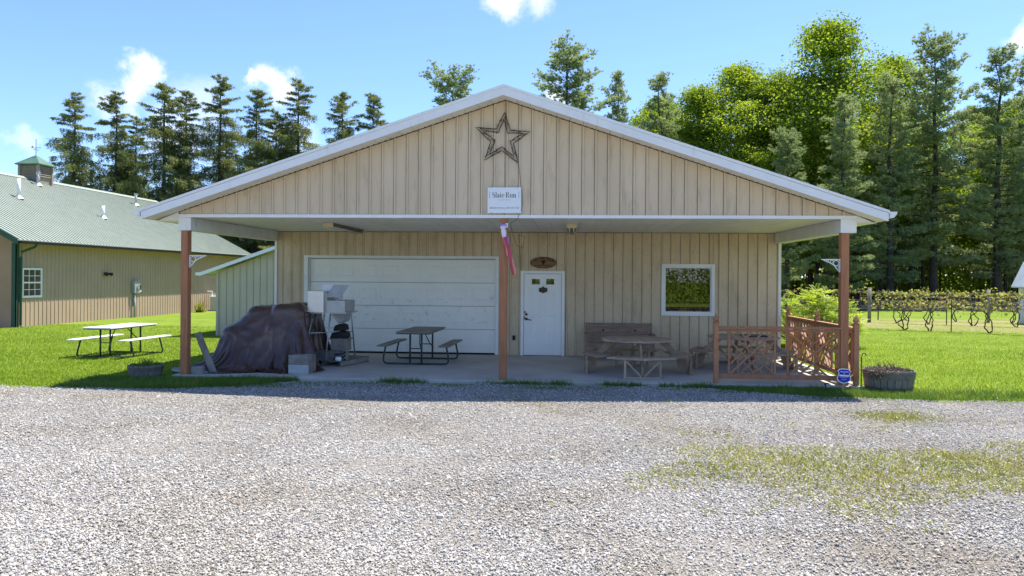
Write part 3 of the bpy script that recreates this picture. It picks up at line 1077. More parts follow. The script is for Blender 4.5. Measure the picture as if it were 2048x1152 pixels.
GL = {
    'S': (.60, [([(.50, .80), (.46, .93), (.30, .985), (.15, .92), (.10, .78), (.16, .65), (.32, .53), (.45, .40), (.50, .24), (.44, .08), (.28, .015), (.12, .07), (.06, .24)], [.05, .05, .04, .07, .11, .14, .16, .15, .11, .07, .04, .05, .05])]),
    'l': (.28, [vstem(.14, 0, 1.02), serif(.14, .02), ([(.03, 1.0), (.14, 1.0)], [t_, t_])]),
    'a': (.52, [([(.08, .50), (.14, .62), (.25, .64), (.35, .58), (.37, .45), (.37, .08), (.42, .02), (.50, .06)], [.09, .05, .04, .08, T, T, .06, t_]), ([(.37, .40), (.20, .34), (.09, .24), (.08, .12), (.16, .03), (.28, .06), (.37, .16)], [t_, .05, .10, .12, .06, .04, t_])]),
    't': (.36, [([(.15, .86), (.15, .12), (.20, .02), (.30, .06)], [.05, T, .08, t_]), ([(.02, .635), (.30, .635)], [t_, t_])]),
    'e': (.50, [([(.08, .36), (.44, .36)], [t_, t_]), ([(.44, .36), (.42, .54), (.27, .645), (.13, .56), (.07, .34), (.12, .10), (.27, .01), (.44, .12)], [.10, .09, .04, .08, T, .10, .05, t_])]),
    ' ': (.22, []),
    'R': (.74, [vstem(.17, 0, 1.0), serif(.17, .02, .30), ([(.04, .98), (.36, .98), (.52, .90), (.55, .75), (.50, .60), (.36, .52), (.17, .52)], [t_, t_, .10, T + .02, .10, t_, t_]), ([(.34, .52), (.46, .40), (.52, .10), (.60, .02), (.70, .06)], [t_, .10, T, .08, t_])]),
    'u': (.60, [([(.15, .63), (.15, .16), (.22, .03), (.36, .05), (.44, .20)], [T, T, .07, .04, t_]), vstem(.46, 0, .64), ([(.02, .63), (.15, .63)], [t_, t_]), ([(.34, .63), (.46, .63)], [t_, t_]), ([(.46, .02), (.58, .02)], [t_, t_])]),
    'n': (.60, [vstem(.15, 0, .64), serif(.15, .02, .24), ([(.02, .63), (.15, .63)], [t_, t_]), ([(.17, .48), (.26, .62), (.38, .63), (.46, .50), (.46, 0)], [t_, .05, .07, T, T]), serif(.46, .02, .24)]),
}


def serif_text(txt, o, s, y, m, parent):
    b = MB()
    x = o[0]
    for ch in txt:
        w, sts = GL[ch]
        for pts, ws in sts:
            stroke(b, pts, ws, (x, o[1]), s, y)
        x += w * s
    return b.build('lettering', m, parent)


def txtw(txt, s):
    return sum(GL[c][0] for c in txt) * s


sg = thing('winery_sign', 'white rectangular winery name sign screwed to the gable below the star', 'sign', (-1.242, YF - .045, 3.17))
MB().box(-1.558, -.918, YF - .055, YF - .030, 3.175, 3.668).build('board', 'sign_white', sg, bevel=.004)
ys_ = YF - .0575
s = .46 / txtw('Slate Run', 1)
serif_text('Slate Run', (-1.242 - .23, 3.472), s, ys_, 'ink_dark', sg)
text('VINEYARD', .030, 'ink_grey', sg, (-1.235, ys_, 3.425), spacing=1.9)
text('Bonded Winery, BW 541 OH', .046, 'ink_pink', sg, (-1.235, ys_, 3.275), sx=1.0)
MB().box(-1.521, -1.516, ys_ - .001, ys_, 3.46, 3.585).build('rule', 'ink_dark', sg)
MB().box(-.962, -.957, ys_ - .001, ys_, 3.46, 3.585).build('rule', 'ink_dark', sg)
for x, z in ((-1.48, 3.652), (-1.242, 3.652), (-1.0, 3.652), (-1.48, 3.19), (-1.0, 3.19)):
    MB().tube([(x, ys_ + .002, z), (x, ys_ - .004, z)], .007, 6).build('screw', 'galv', sg)

ov = thing('oval_sign', 'oval brown wooden sign with burnt lettering above the entry door', 'sign', (-.64, YW - .05, 2.33))
el = lambda a, b_, y, n=36: [(-.64 + a * math.cos(2 * math.pi * k / n), y, 2.325 + b_ * math.sin(2 * math.pi * k / n)) for k in range(n)]
MB().prism(el(.325, .145, YW - .055), (0, .025, 0)).build('board', 'sign_wood', ov, bevel=.006)
b = MB()
o1, o2 = el(.318, .139, YW - .0585), el(.300, .124, YW - .0585)
for k in range(36):
    if k % 3 != 2:
        j = (k + 1) % 36
        b.add([o1[k], o1[j], o2[j], o2[k]], [(0, 1, 2, 3)])
b.build('border', 'sign_burn', ov)
word = 'TASTING ROOM'
for i, ch in enumerate(word):
    if ch == ' ':
        continue
    a = (i - (len(word) - 1) / 2) / (len(word) - 1) * 2
    x = a * .235
    z = .088 - .050 * a * a
    text(ch, .062, 'sign_burn', ov, (-.64 + x, YW - .0585, 2.325 + z), rot=(math.pi / 2, -a * -.42, 0), bold=.0015)
text('SLATE RUN VINEYARD', .038, 'sign_burn', ov, (-.64, YW - .0585, 2.325 - .072), bold=.0012)
b = MB()
rr = random.Random(2)
for r_, n in ((0, 5), (1, 4), (2, 3), (3, 2), (4, 1)):
    for k in range(n):
        cx, cz = -.64 + (k - (n - 1) / 2) * .022, 2.355 - r_ * .019
        b.add([(cx + .0125 * math.cos(a * math.pi / 4), YW - .0585, cz + .0125 * math.sin(a * math.pi / 4)) for a in range(8)], [tuple(range(8))])
b.add([(-.70, YW - .0585, 2.365), (-.64, YW - .0585, 2.385), (-.58, YW - .0585, 2.365), (-.62, YW - .0585, 2.345), (-.66, YW - .0585, 2.345)], [(0, 1, 2, 3, 4)])
b.build('grape_emblem', 'sign_burn', ov)

# ------------------------------------------------------------------ star of twigs and lights
st = thing('twig_star', 'dark wire star wound with a light string, hung under the gable peak', 'star', (-1.27, YF - .04, 4.1))
outer = [(-1.243, 5.09), (-.762, 4.728), (-.977, 4.128), (-1.619, 4.187), (-1.797, 4.809)]
cx, cz = sum(p[0] for p in outer) / 5, sum(p[1] for p in outer) / 5
inner = []
for i in range(5):
    a, c = outer[i], outer[(i + 1) % 5]
    mx, mz = (a[0] + c[0]) / 2, (a[1] + c[1]) / 2
    inner.append((cx + (mx - cx) * .52, cz + (mz - cz) * .52))
ring = [p for i in range(5) for p in (outer[i], inner[i])]
rr = random.Random(5)


def wobble(pts, n, amp, y):
    out = []
    for a, c in zip(pts, pts[1:]):
        for k in range(n):
            t = k / n
            out.append((a[0] + (c[0] - a[0]) * t + rr.uniform(-amp, amp), y + rr.uniform(-.008, .008), a[1] + (c[1] - a[1]) * t + rr.uniform(-amp, amp)))
    out.append((pts[-1][0], y, pts[-1][1]))
    return out


yst = YF - .045
MB().tube(wobble(ring + [ring[0]], 5, .006, yst), .0085, 5).build('outer_wire', 'wicker', st)
ring2 = [(cx + (p[0] - cx) * (.72 if i % 2 == 0 else .66), cz + (p[1] - cz) * (.72 if i % 2 == 0 else .66)) for i, p in enumerate(ring)]
MB().tube(wobble(ring2 + [ring2[0]], 4, .008, yst), .0075, 5).build('inner_wire', 'wicker', st)
zig = []
for i in range(10):
    a, c = ring[i], ring[(i + 1) % 10]
    a2, c2 = ring2[i], ring2[(i + 1) % 10]
    for k in range(5):
        t = k / 5
        p = (a, c) if k % 2 else (a2, c2)
        zig.append((p[0][0] + (p[1][0] - p[0][0]) * t, p[0][1] + (p[1][1] - p[0][1]) * t))
zig.append(zig[0])
MB().tube(wobble(zig, 2, .010, yst - .01), .0045, 4).build('light_string', 'wicker', st)
for i in range(44):
    a = zig[rr.randrange(len(zig))]
    x, z = a[0] + rr.uniform(-.03, .03), a[1] + rr.uniform(-.03, .03)
    MB().tube([(x, yst - .012, z), (x + rr.uniform(-.02, .02), yst - .02, z + rr.uniform(-.02, .02))], [.005, .009], 5).build('bulb', 'wicker', st)
MB().tube([(-1.243, yst, 5.09), (-1.240, yst, 5.12), (-1.236, yst + .02, 5.16)], .008, 5).build('hanger', 'string_cream', st)

cd = MB()
cd.tube([(-.975, yst, 4.12), (-.945, yst - .002, 3.9), (-.925, yst, 3.7), (-.900, yst, 3.5), (-.895, yst, 3.33), (-.915, yst, 3.22), (-.95, yst, 3.16), (-.99, yst + .01, 3.06),
         (-1.12, YF + .03, 2.99), (-1.13, YF + .3, 2.92), (-1.08, YF + 1.0, 2.62), (-1.0, YF + 2, 2.60), (-1.05, YF + 3.4, 2.9), (-1.268, YW - .045, 3.03), (-1.23, YW - .05, 2.6), (-1.205, YW - .045, 2.12)], .0042, 5)
tag(cd.build('power_cord', 'black'), 'thin black cord hanging from the star down past the sign to the door', 'cord')

# ------------------------------------------------------------------ windsock on the middle post
wsk = thing('windsock', 'faded purple and pink fabric windsock hanging from the middle porch post', 'windsock', (-1.24, YF - .06, 2.0))
MB().box(-1.215, -1.165, YF - .035, YF + .003, 2.90, 2.985).build('mount_plate', 'sign_white', wsk, bevel=.006)
MB().tube([(-1.19, YF - .03, 2.945), (-1.25, YF - .12, 2.955), (-1.31, YF - .14, 2.96)], .010, 8).build('mount_arm', 'purple', wsk)
A_, B_ = Vector((-1.275, YF - .14, 2.955)), Vector((-1.045, YF - .06, 1.99))


def sock(t0, t1, w0, w1, m, off=0.0, name='fabric', seed=1):
    r2 = random.Random(seed)
    b = MB()
    n, kk = 9, 10
    vs = []
    for i in range(n):
        t = t0 + (t1 - t0) * i / (n - 1)
        c = A_.lerp(B_, t)
        w = (w0 + (w1 - w0) * i / (n - 1)) * (1 + r2.uniform(-.12, .12))
        sw = .012 * math.sin(t * 9 + seed)
        for k in range(kk):
            a = 2 * math.pi * k / kk
            vs.append((c.x + off + sw + w * math.cos(a) * (1 + .15 * math.sin(3 * a + t * 8)), c.y + .4 * w * math.sin(a), c.z + .25 * w * math.cos(a)))
    fs = [(i * kk + k, i * kk + (k + 1) % kk, (i + 1) * kk + (k + 1) % kk, (i + 1) * kk + k) for i in range(n - 1) for k in range(kk)]
    fs += [tuple(range(kk))[::-1], tuple(range((n - 1) * kk, n * kk))]
    return b.add(vs, fs).build(name, m, wsk, smooth=True)


sock(0, .035, .055, .05, 'purple', 0, 'top_ring', 1)
sock(.03, .25, .048, .042, 'lilac', 0, 'upper_fabric', 2)
sock(.24, .98, .036, .030, 'pink', .012, 'lower_fabric', 3)
sock(.26, .62, .012, .014, 'orange', -.030, 'ribbon', 4)
sock(.45, .90, .011, .016, 'orange', .050, 'ribbon', 5)
sock(.70, .99, .018, .022, 'orange', .012, 'ribbon', 6)
sock(.25, .42, .014, .008, 'purple', .055, 'ribbon', 7)


# ------------------------------------------------------------------ scroll brackets on the end posts
def bracket(xc, s, lab):
    br = thing('scroll_bracket', lab, 'bracket', (xc, YF + .08, 2.0))
    y = YF + .07
    MB().box(xc, xc + s * .014, y - .02, y + .02, 2.10, 2.35).build('back_plate', 'white_trim', br)
    MB().bar((xc + s * .014, y, 2.335), (xc + s * .34, y, 2.335), .03, .018).build('arm', 'white_trim', br)
    b = MB()
    b.tube([(xc + s * .30, y, 2.32), (xc + s * .20, y, 2.285), (xc + s * .11, y, 2.23), (xc + s * .05, y, 2.15), (xc + s * .014, y, 2.12)], .009, 6)
    for cx_, cz_, r_ in ((.07, 2.27, .05), (.15, 2.295, .03), (.05, 2.19, .03), (.23, 2.31, .018)):
        b.tube([(xc + s * (cx_ + r_ * math.cos(a * .62)), y, cz_ + r_ * math.sin(a * .62)) for a in range(11)], .007, 6)
    b.build('scroll', 'white_trim', br)


bracket(-7.462, 1, 'white iron scroll bracket on the porch post beside the tarp heap')
bracket(5.032, -1, 'white iron scroll bracket on the porch post above the fence')

# ------------------------------------------------------------------ chippendale fence round the porch corner
fence = thing('porch_fence', 'red stained lattice fence with pointed posts around the porch corner', 'fence', (4.05, 14.35, 0))
PAT = [((0, 0), (1, 1)), ((1, 0), (0, 1)), ((.22, 0), (.49, .25)), ((.5, 0), (.37, .12)), ((.75, 0), (.39, .37)), ((1, .24), (.75, .49)), ((.63, .39), (1, .77)),
       ((.88, .38), (1, .5)), ((0, .22), (.37, .6)), ((0, .48), (.12, .61)), ((.25, .51), (0, .77)), ((.6, .63), (.22, 1)), ((.51, .75), (.77, 1)), ((.63, .87), (.5, 1))]


def fence_run(p, q, spans, z0=.13, z1=1.055, post_ends=None):
    """p,q: ends of the run (x,y); spans: list of (t0,t1) lattice panels in metres from p"""
    p, q = Vector((p[0], p[1], 0)), Vector((q[0], q[1], 0))
    d = (q - p).normalized()
    n = Vector((-d.y, d.x, 0))
    ln = (q - p).length
    up = Vector((0, 0, 1))
    P = lambda t, z, o=0: p + d * t + n * o + up * z
    MB().bar(P(0, z1), P(ln, z1), .09, .038).build('top_rail', 'redwood_flat', fence, bevel=.004)
    MB().bar(P(0, z1 - .055), P(ln, z1 - .055), .036, .05).build('under_rail', 'redwood_flat', fence, bevel=.003)
    MB().bar(P(0, z0), P(ln, z0), .045, .085).build('bottom_rail', 'redwood_flat', fence, bevel=.004)
    za, zb = z0 + .045, z1 - .083
    for a, b in spans:
        for t in (a + .0175, b - .0175):
            MB().bar(P(t, za), P(t, zb), .035, .036, d).build('stile', 'redwood_flat', fence, bevel=.003)
        a2, b2 = a + .04, b - .04
        for i, (s, e) in enumerate(PAT):
            o = .0015 * (i % 3 - 1) if i > 1 else (.004 if i == 0 else -.004)
            u = lambda c: P(a2 + (b2 - a2) * c[0], zb - .01 - (zb - za - .02) * c[1], o)
            MB().bar(u(s), u(e), .030, .041, n).build('lattice_slat', 'redwood_flat', fence)


def fence_post(x, y, h=1.29, w=.088):
    b = MB().box(x - w / 2, x + w / 2, y - w / 2, y + w / 2, -.08, h - .16)
    b.build('fence_post', 'redwood_flat', fence, bevel=.004)
    c = MB()
    w2 = w / 2
    rings = [(w2 + .006, h - .158), (w2 + .006, h - .14), (w2 * .62, h - .13), (w2 * .62, h - .115), (w2 * 1.0, h - .105), (w2 * .98, h - .075), (w2 * .5, h - .02), (.004, h + .02)]
    vs = []
    for r, z in rings:
        vs += [(x - r, y - r, z), (x + r, y - r, z), (x + r, y + r, z), (x - r, y + r, z)]
    fs = [(0, 3, 2, 1)]
    for i in range(len(rings) - 1):
        for k in range(4):
            a, e = i * 4 + k, i * 4 + (k + 1) % 4
            fs.append((a, e, e + 4, a + 4))
    fs.append(tuple(range(len(vs) - 4, len(vs))))
    c.add(vs, fs).build('post_finial', 'redwood_flat', fence)


fence_run((2.80, 14.32), (5.27, 14.30), [(.19, 1.07), (1.27, 2.23)])
fence_run((5.33, 14.35), (5.33, 18.68), [(.16, 1.02), (1.22, 2.08), (2.42, 3.28), (3.42, 4.20)])
for x, y in ((2.77, 14.32), (5.315, 14.27), (5.34, 16.55), (5.33, 18.66)):
    fence_post(x, y)


# ------------------------------------------------------------------ folding picnic table in the porch (steel frame)
def folding_table(name, label, top, frame, loc, rz, skids):
    t = thing(name, label, 'picnic table', loc, rz)
    W, L = .38, .90
    kw = dict(world=False)
    MB().box(-W, W, -L, L, .715, .75).build('table_top', top, t, bevel=.012, **kw)
    MB().box(-W + .02, W - .02, -L + .02, L - .02, .695, .714).build('top_rim', frame, t, **kw)
    for s in (-1, 1):
        MB().box(s * .56, s * .80, -L, L, .42, .452).build('bench_seat', top, t, bevel=.010, **kw)
        for yy in (-.58, .58):
            sy = 1 if yy > 0 else -1
            b = MB()
            if skids:
                pts = [(s * .68, yy, .42), (s * .705, yy, .30), (s * .73, yy, .18), (s * .73, yy, .08), (s * .70, yy, .035), (s * .64, yy, .022), (0, yy, .022)]
            else:
                pts = [(s * .66, yy, .42), (s * .70, yy, .28), (s * .745, yy, .13), (s * .755, yy, .06), (s * .72, yy, .022), (s * .64, yy, .018), (0, yy, .018)]
            b.tube(pts, .021, 10)
            b.build('bench_leg', frame, t, smooth=True, **kw)
            b = MB().tube([(s * .13, yy, .70), (s * .13, yy, .022)], .021, 10)
            b.build('table_leg', frame, t, smooth=True, **kw)
    for sy in (-1, 1):
        MB().tube([(.13, sy * .58, .30), (.06, sy * .45, .45), (0, sy * .20, .695)], .012, 8).build('brace', frame, t, smooth=True, **kw)
        MB().tube([(-.13, sy * .58, .36), (.13, sy * .58, .36)], .011, 8).build('crossbar', frame, t, smooth=True, **kw)
    return t


folding_table('folding_picnic_table', 'grey topped folding picnic table with dark steel frame before the garage door', 'table_grey', 'frame_dark', (-3.36, 17.02, 0.001), rad(-1.5), True)
folding_table('folding_picnic_table', 'white topped folding picnic table standing on the sunlit lawn', 'table_white', 'frame_dark', (-11.25, 18.2, gz(-11.25, 18.2) - .005), rad(-4), False)


# ------------------------------------------------------------------ octagonal wooden picnic tables
def octa_table(label, loc, rz):
    t = thing('octagonal_picnic_table', label, 'picnic table', loc, rz, 'octagonal wooden tables on the porch')
    kw = dict(world=False)
    R = .78
    oc = [(R * math.cos(rad(22.5 + 45 * k)), R * math.sin(rad(22.5 + 45 * k))) for k in range(8)]
    # top made of planks clipped to the octagon
    n = 7
    a = R * math.cos(rad(22.5))
    for i in range(n):
        y0, y1 = -a + 2 * a * i / n + .003, -a + 2 * a * (i + 1) / n - .003
        def half(y):
            y = abs(y)
            k = R * math.sin(rad(22.5))
            return a if y <= k else a - (y - k)
        poly = [(-half(y0), y0, .665), (half(y0), y0, .665)]
        k = R * math.sin(rad(22.5))
        for kk in (-k, k):
            if y0 < kk < y1:
                poly.append((a, kk, .665))
        poly.append((half(y1), y1, .665))
        poly.append((-half(y1), y1, .665))
        for kk in (k, -k):
            if y0 < kk < y1:
                poly.append((-a, kk, .665))
        MB().prism(poly, (0, 0, .038)).build('top_plank', 'old_wood', t, bevel=.004, **kw)
    for s in (0, 1):
        rot = Matrix.Rotation(s * math.pi / 2, 3, 'Z')
        b = MB()
        b.bar(rot @ Vector((-.62, .11, .635)), rot @ Vector((.62, .11, .635)), .04, .055 if s else .05)
        b.build('top_cleat', 'old_wood', t, **kw)
    for k in range(4):
        rot = Matrix.Rotation(k * math.pi / 2, 3, 'Z')
        T_ = lambda x, y, z: rot @ Vector((x, y, z))
        # bench: two planks meeting at a point in the middle
        r0, r1 = .80, 1.14
        for s in (-1, 1):
            ang0, ang1 = 0, s * rad(36)
            def pol(r, a_):
                return (r * math.cos(a_), r * math.sin(a_))
            e0, e1 = r0 / math.cos(rad(22.5)) * .93, r1 / math.cos(rad(22.5)) * .93
            p0, p1 = pol(e0, 0), pol(e1, 0)
            q0, q1 = pol(e0 * .97, s * rad(38)), pol(e1 * .97, s * rad(38))
            dy = .003 * s
            po = [(p0[0], dy), (p1[0], dy), q1, q0]
            MB().prism([T_(x, y, .365) for x, y in po], T_(0, 0, 0) + Vector((0, 0, .038))).build('bench_plank', 'old_wood', t, bevel=.004, **kw)
        # slanting brace board from the top to the bench, and the tapered leg board below
        MB().prism([T_(.42, -.021, .66), T_(.62, -.021, .66), T_(1.03, -.021, .20), T_(1.03, -.021, 0), T_(.90, -.021, 0), T_(.80, -.021, .30)], T_(0, .042, 0)).build('leg_board', 'old_wood', t, bevel=.003, **kw)
        # square frame with V braces under the bench
        x = 1.055
        f0 = lambda y, z: T_(x, y, z)
        for y in (-.34, .34):
            MB().bar(f0(y, .045), f0(y, .362), .045, .05, rot @ Vector((1, 0, 0))).build('frame_upright', 'old_wood', t, bevel=.003, **kw)
        MB().bar(f0(-.37, .022), f0(.37, .022), .05, .044).build('frame_foot', 'old_wood', t, bevel=.003, **kw)
        for s in (-1, 1):
            MB().bar(T_(x + .006, s * .315, .34), T_(x + .006, s * .03, .05), .035, .045, rot @ Vector((1, 0, 0))).build('frame_brace', 'old_wood', t, **kw)
    return t


octa_table('octagonal wooden picnic table in front of the slatted bench', (1.42, 15.72, .001), rad(1))
octa_table('octagonal wooden picnic table behind the lattice fence', (3.82, 16.75, .001), rad(0))
# dark bag pushed under the second table, folded newspaper-blue umbrella on top
pk = thing('garden_cushion', 'dark green folded cushion lying on the octagonal table behind the fence', 'cushion', (4.05, 16.8, .704))
MB().box(3.80, 4.32, 16.55, 17.0, .706, .735).build('fabric', 'frame_dark', pk, bevel=.012)

# ------------------------------------------------------------------ slatted garden bench against the wall
gl = thing('garden_bench', 'brown slatted wooden bench with black hearts for cutouts against the tan wall', 'bench', (1.22, 18.2, 0))
bx0, bx1 = .46, 1.98
lean = lambda z: 18.34 + (z - .42) * .28
zz = .345
for h, gap in ((.055, .014), (.055, .014), (.055, .014), (.055, .014), (.055, .016), (.125, .016), (.045, .014), (.075, 0)):
    h, gap = h * .82, gap * .82
    za, zb = zz, zz + h
    MB().prism([(bx0, lean(za), za), (bx0, lean(zb), zb), (bx0, lean(zb) + .022, zb), (bx0, lean(za) + .022, za)], (bx1 - bx0, 0, 0)).build('back_slat', 'dark_wood', gl, bevel=.003)
    if h > .09:
        zh = (za + zb) / 2
        for xh in (.46 + .385, .46 + 1.155):
            pts = []
            for k in range(16):
                a = 2 * math.pi * k / 16
                hx = 16 * math.sin(a) ** 3 / 17 * .036
                hz = (13 * math.cos(a) - 5 * math.cos(2 * a) - 2 * math.cos(3 * a) - math.cos(4 * a)) / 17 * .036
                pts.append((xh + hx, lean(zh + hz) - .0015, zh + hz))
            MB().prism(pts, (0, -.001, 0)).build('heart_dark_plug', 'black', gl)  # no hole: black plug paints in the dark of a heart opening
    zz += h + gap
for k in range(6):
    y = 17.86 + k * .082
    MB().box(bx0, bx1, y, y + .068, .385, .407).build('seat_slat', 'dark_wood', gl, bevel=.003)
MB().box(bx0, bx1, 17.83, 17.853, .30, .395).build('apron', 'dark_wood', gl, bevel=.003)
for x in (bx0 - .05, bx1 + .005):
    MB().box(x, x + .045, 17.84, 17.90, .001, .60).build('leg', 'dark_wood', gl, bevel=.003)
    MB().bar((x + .022, 18.30, .001), (x + .022, lean(.86) + .035, .86), .045, .05, (0, 1, 0)).build('leg', 'dark_wood', gl, bevel=.003)
    MB().box(x - .02, x + .065, 17.80, 18.40, .602, .627).build('armrest', 'dark_wood', gl, bevel=.004)
    MB().box(x, x + .045, 17.901, 18.30, .12, .18).build('side_rail', 'dark_wood', gl, bevel=.003)

# ------------------------------------------------------------------ tarp heap
rr = random.Random(11)


def tarp_mesh():
    """a sheet dropped over a heap of boxes: small position based cloth solve"""
    g = np.random.default_rng(12)
    sp_ = .042
    cx_, cy_ = -6.47, 15.93
    nx, ny = 88, 84
    X, Y = np.meshgrid((np.arange(nx) - (nx - 1) / 2) * sp_, (np.arange(ny) - (ny - 1) / 2) * sp_, indexing='ij')
    P = np.stack((X + cx_, Y + cy_, np.full_like(X, 1.62)), 2)
    P[:, :, 2] += .03 * np.sin(X * 5 + 1) * np.cos(Y * 4) + .02 * np.sin(X * 11 - Y * 7) + g.normal(0, .012, X.shape)
    RL = 1.085 * sp_
    V = np.zeros_like(P)
    # heap below: (centre, half size, rounding)
    BX = [((-6.96, 15.90, .42), (.34, .58, .44), .12), ((-6.35, 16.05, .62), (.46, .60, .66), .14), ((-5.88, 15.95, .66), (.34, .62, .68), .12), ((-6.72, 15.62, .50), (.16, .14, .66), .12),
          ((-6.10, 15.40, .40), (.22, .16, .56), .12), ((-7.20, 15.45, .22), (.14, .14, .30), .10), ((-6.52, 15.42, .30), (.18, .18, .34), .10), ((-5.70, 15.55, .60), (.12, .16, .78), .10)]
    dt, damp = .022, .965

    def collide(P, Q):
        best = np.full(P.shape[:2], 1e9)
        push = np.zeros_like(P)
        for c, h, r in BX:
            d = P - np.array(c)
            q = np.abs(d) - (np.array(h) - r)
            qo = np.maximum(q, 0)
            lo = np.linalg.norm(qo, axis=2)
            inside = q.max(2)
            sd = np.where(inside > 0, lo, inside) - r
            ax = np.argmax(q, axis=2)
            nin = np.zeros_like(P)
            np.put_along_axis(nin, ax[:, :, None], 1.0, axis=2)
            nr = np.where((inside > 0)[:, :, None], qo / (lo[:, :, None] + 1e-9), nin) * np.sign(d + 1e-9)
            hit = (sd < .012) & (sd < best)
            best = np.where(hit, sd, best)
            push = np.where(hit[:, :, None], nr * (.012 - sd)[:, :, None], push)
        on = best < 1e8
        P = P + push
        fl = P[:, :, 2] < .008
        P[:, :, 2] = np.maximum(P[:, :, 2], .008)
        fr = (on | fl)[:, :, None]
        # friction against the previous position
        return np.where(fr, Q + (P - Q) * np.array((.55, .55, 1.0)), P)

    def con(P, A, B, L, k):
        d = P[B] - P[A]
        l = np.linalg.norm(d, axis=2, keepdims=True)
        c = d * ((l - L) / (l + 1e-9)) * (.5 * k)
        P[A] += c
        P[B] -= c

    S = slice
    pairs = []
    for st in (0, 1):
        m = (nx - 1 - st) // 2 * 2
        pairs.append(((S(st, st + m, 2), S(None)), (S(st + 1, st + m + 1, 2), S(None)), RL, 1.0))
        m = (ny - 1 - st) // 2 * 2
        pairs.append(((S(None), S(st, st + m, 2)), (S(None), S(st + 1, st + m + 1, 2)), RL, 1.0))
    for sx in (0, 1):
        mx = (nx - 1 - sx) // 2 * 2
        pairs.append(((S(sx, sx + mx, 2), S(0, ny - 1)), (S(sx + 1, sx + mx + 1, 2), S(1, ny)), RL * 1.41421, .45))
        pairs.append(((S(sx, sx + mx, 2), S(1, ny)), (S(sx + 1, sx + mx + 1, 2), S(0, ny - 1)), RL * 1.41421, .45))
    bend = [((S(0, nx - 2), S(None)), (S(2, nx), S(None)), 2 * RL, .04), ((S(None), S(0, ny - 2)), (S(None), S(2, ny)), 2 * RL, .04)]
    for it in range(150):
        Q = P.copy()
        V[:, :, 2] -= 9.8 * dt
        V *= damp
        P = P + V * dt
        for k in range(14):
            for A, B, L, st in pairs:
                con(P, A, B, L, st)
            for A, B, L, st in bend:
                con(P, A, B, L, st)
            if k % 5 == 4:
                P = collide(P, Q)
        P = collide(P, Q)
        V = np.clip((P - Q) / dt, -4, 4)
    # sharp little creases pressed into the plastic
    du = np.gradient(P, axis=0); dv = np.gradient(P, axis=1)
    nn = np.cross(du, dv); nn /= np.linalg.norm(nn, axis=2, keepdims=True) + 1e-9
    ss = np.sign(nn[:, :, 2].mean())
    cr_ = np.zeros(X.shape)
    for i in range(nx):
        for j in range(ny):
            a_, b_ = X[i, j], Y[i, j]
            w_ = mnoise.noise((a_ * 1.3, b_ * 1.3, 2.0))
            cr_[i, j] = .020 * (1 - abs(math.sin(6.5 * (a_ * .8 + b_ * .5) + 5 * w_))) ** 2.2 + .014 * (1 - abs(math.sin(9 * (a_ * .4 - b_ * .9) + 6 * mnoise.noise((a_ * 1.7, b_ * 1.7, 8.0))))) ** 2.5 + .03 * w_
    P = P + nn * (ss * cr_)[:, :, None]
    P[:, :, 2] = np.maximum(P[:, :, 2], .006)
    # trim the corners of the sheet
    u = np.abs(X) / ((nx - 1) / 2 * sp_)
    w = np.abs(Y) / ((ny - 1) / 2 * sp_)
    ok = (u ** 3.2 + w ** 3.2) < 1.06
    idx = -np.ones(X.shape, dtype=int)
    idx[ok] = np.arange(ok.sum())
    f = []
    for i in range(nx - 1):
        for j in range(ny - 1):
            q = (idx[i, j], idx[i + 1, j], idx[i + 1, j + 1], idx[i, j + 1])
            if min(q) >= 0:
                f.append(q)
    return np_mesh('tarp', P[ok], f, 'tarp', True)


th_ = thing('tarp_covered_heap', 'lumpy heap under a wrinkled dark brown plastic tarp on the porch', 'tarp', (-6.4, 15.9, 0))
o = link('tarp', tarp_mesh(), th_)
sd_ = o.modifiers.new('smooth', 'SUBSURF')
sd_.levels = 1
sd_.render_levels = 1
o.location = (6.4, -15.9, 0)

# ------------------------------------------------------------------ stainless grape crusher on a splayed stand
cr = thing('grape_crusher', 'stainless steel grape crusher with open lid on a tall splayed stand', 'crusher', (-5.1, 16.1, 0))
top = {'fl': (-5.44, 15.72, 1.16), 'fr': (-5.10, 15.80, 1.16), 'br': (-4.86, 16.50, 1.16), 'bl': (-5.46, 16.50, 1.16)}
foot = {'fl': (-5.52, 15.12, .001), 'fr': (-5.18, 15.72, .155), 'br': (-4.98, 17.28, .001), 'bl': (-5.75, 17.05, .001)}
for k in top:
    MB().tube([top[k], foot[k]], .016, 8).build('stand_leg', 'galv', cr, smooth=True)
lerp = lambda a, b_, t: tuple(a[i] + (b_[i] - a[i]) * t for i in range(3))
MB().tube([lerp(top['fl'], foot['fl'], .36), lerp(top['fr'], foot['fr'], .41)], .013, 8).build('stand_crossbar', 'galv', cr, smooth=True)
MB().tube([lerp(top['fr'], foot['fr'], .4), lerp(top['br'], foot['br'], .4)], .013, 8).build('stand_crossbar', 'galv', cr, smooth=True)
MB().box(-5.50, -4.72, 15.66, 16.55, 1.155, 1.182).build('base_frame', 'steel_grey', cr)
MB().box(-5.545, -5.20, 15.62, 16.20, 1.183, 1.632).build('motor_housing', 'steel', cr, bevel=.006)
MB().box(-5.68, -5.546, 15.66, 16.0, 1.175, 1.318).build('switch_box', 'steel', cr, bevel=.005)
b = MB()
b.box(-5.15, -4.755, 15.68, 15.70, 1.183, 1.43).box(-5.15, -4.755, 16.4, 16.42, 1.183, 1.43).box(-5.15, -5.13, 15.70, 16.4, 1.183, 1.43).box(-4.775, -4.755, 15.70, 16.4, 1.183, 1.43)
b.build('hopper', 'steel_grey', cr)
MB().prism([(-5.18, 15.69, 1.50), (-4.86, 15.69, 1.50), (-4.70, 15.80, 1.765), (-5.04, 15.80, 1.765)], (0, .014, 0)).build('open_lid', 'steel_grey', cr)
b = MB()
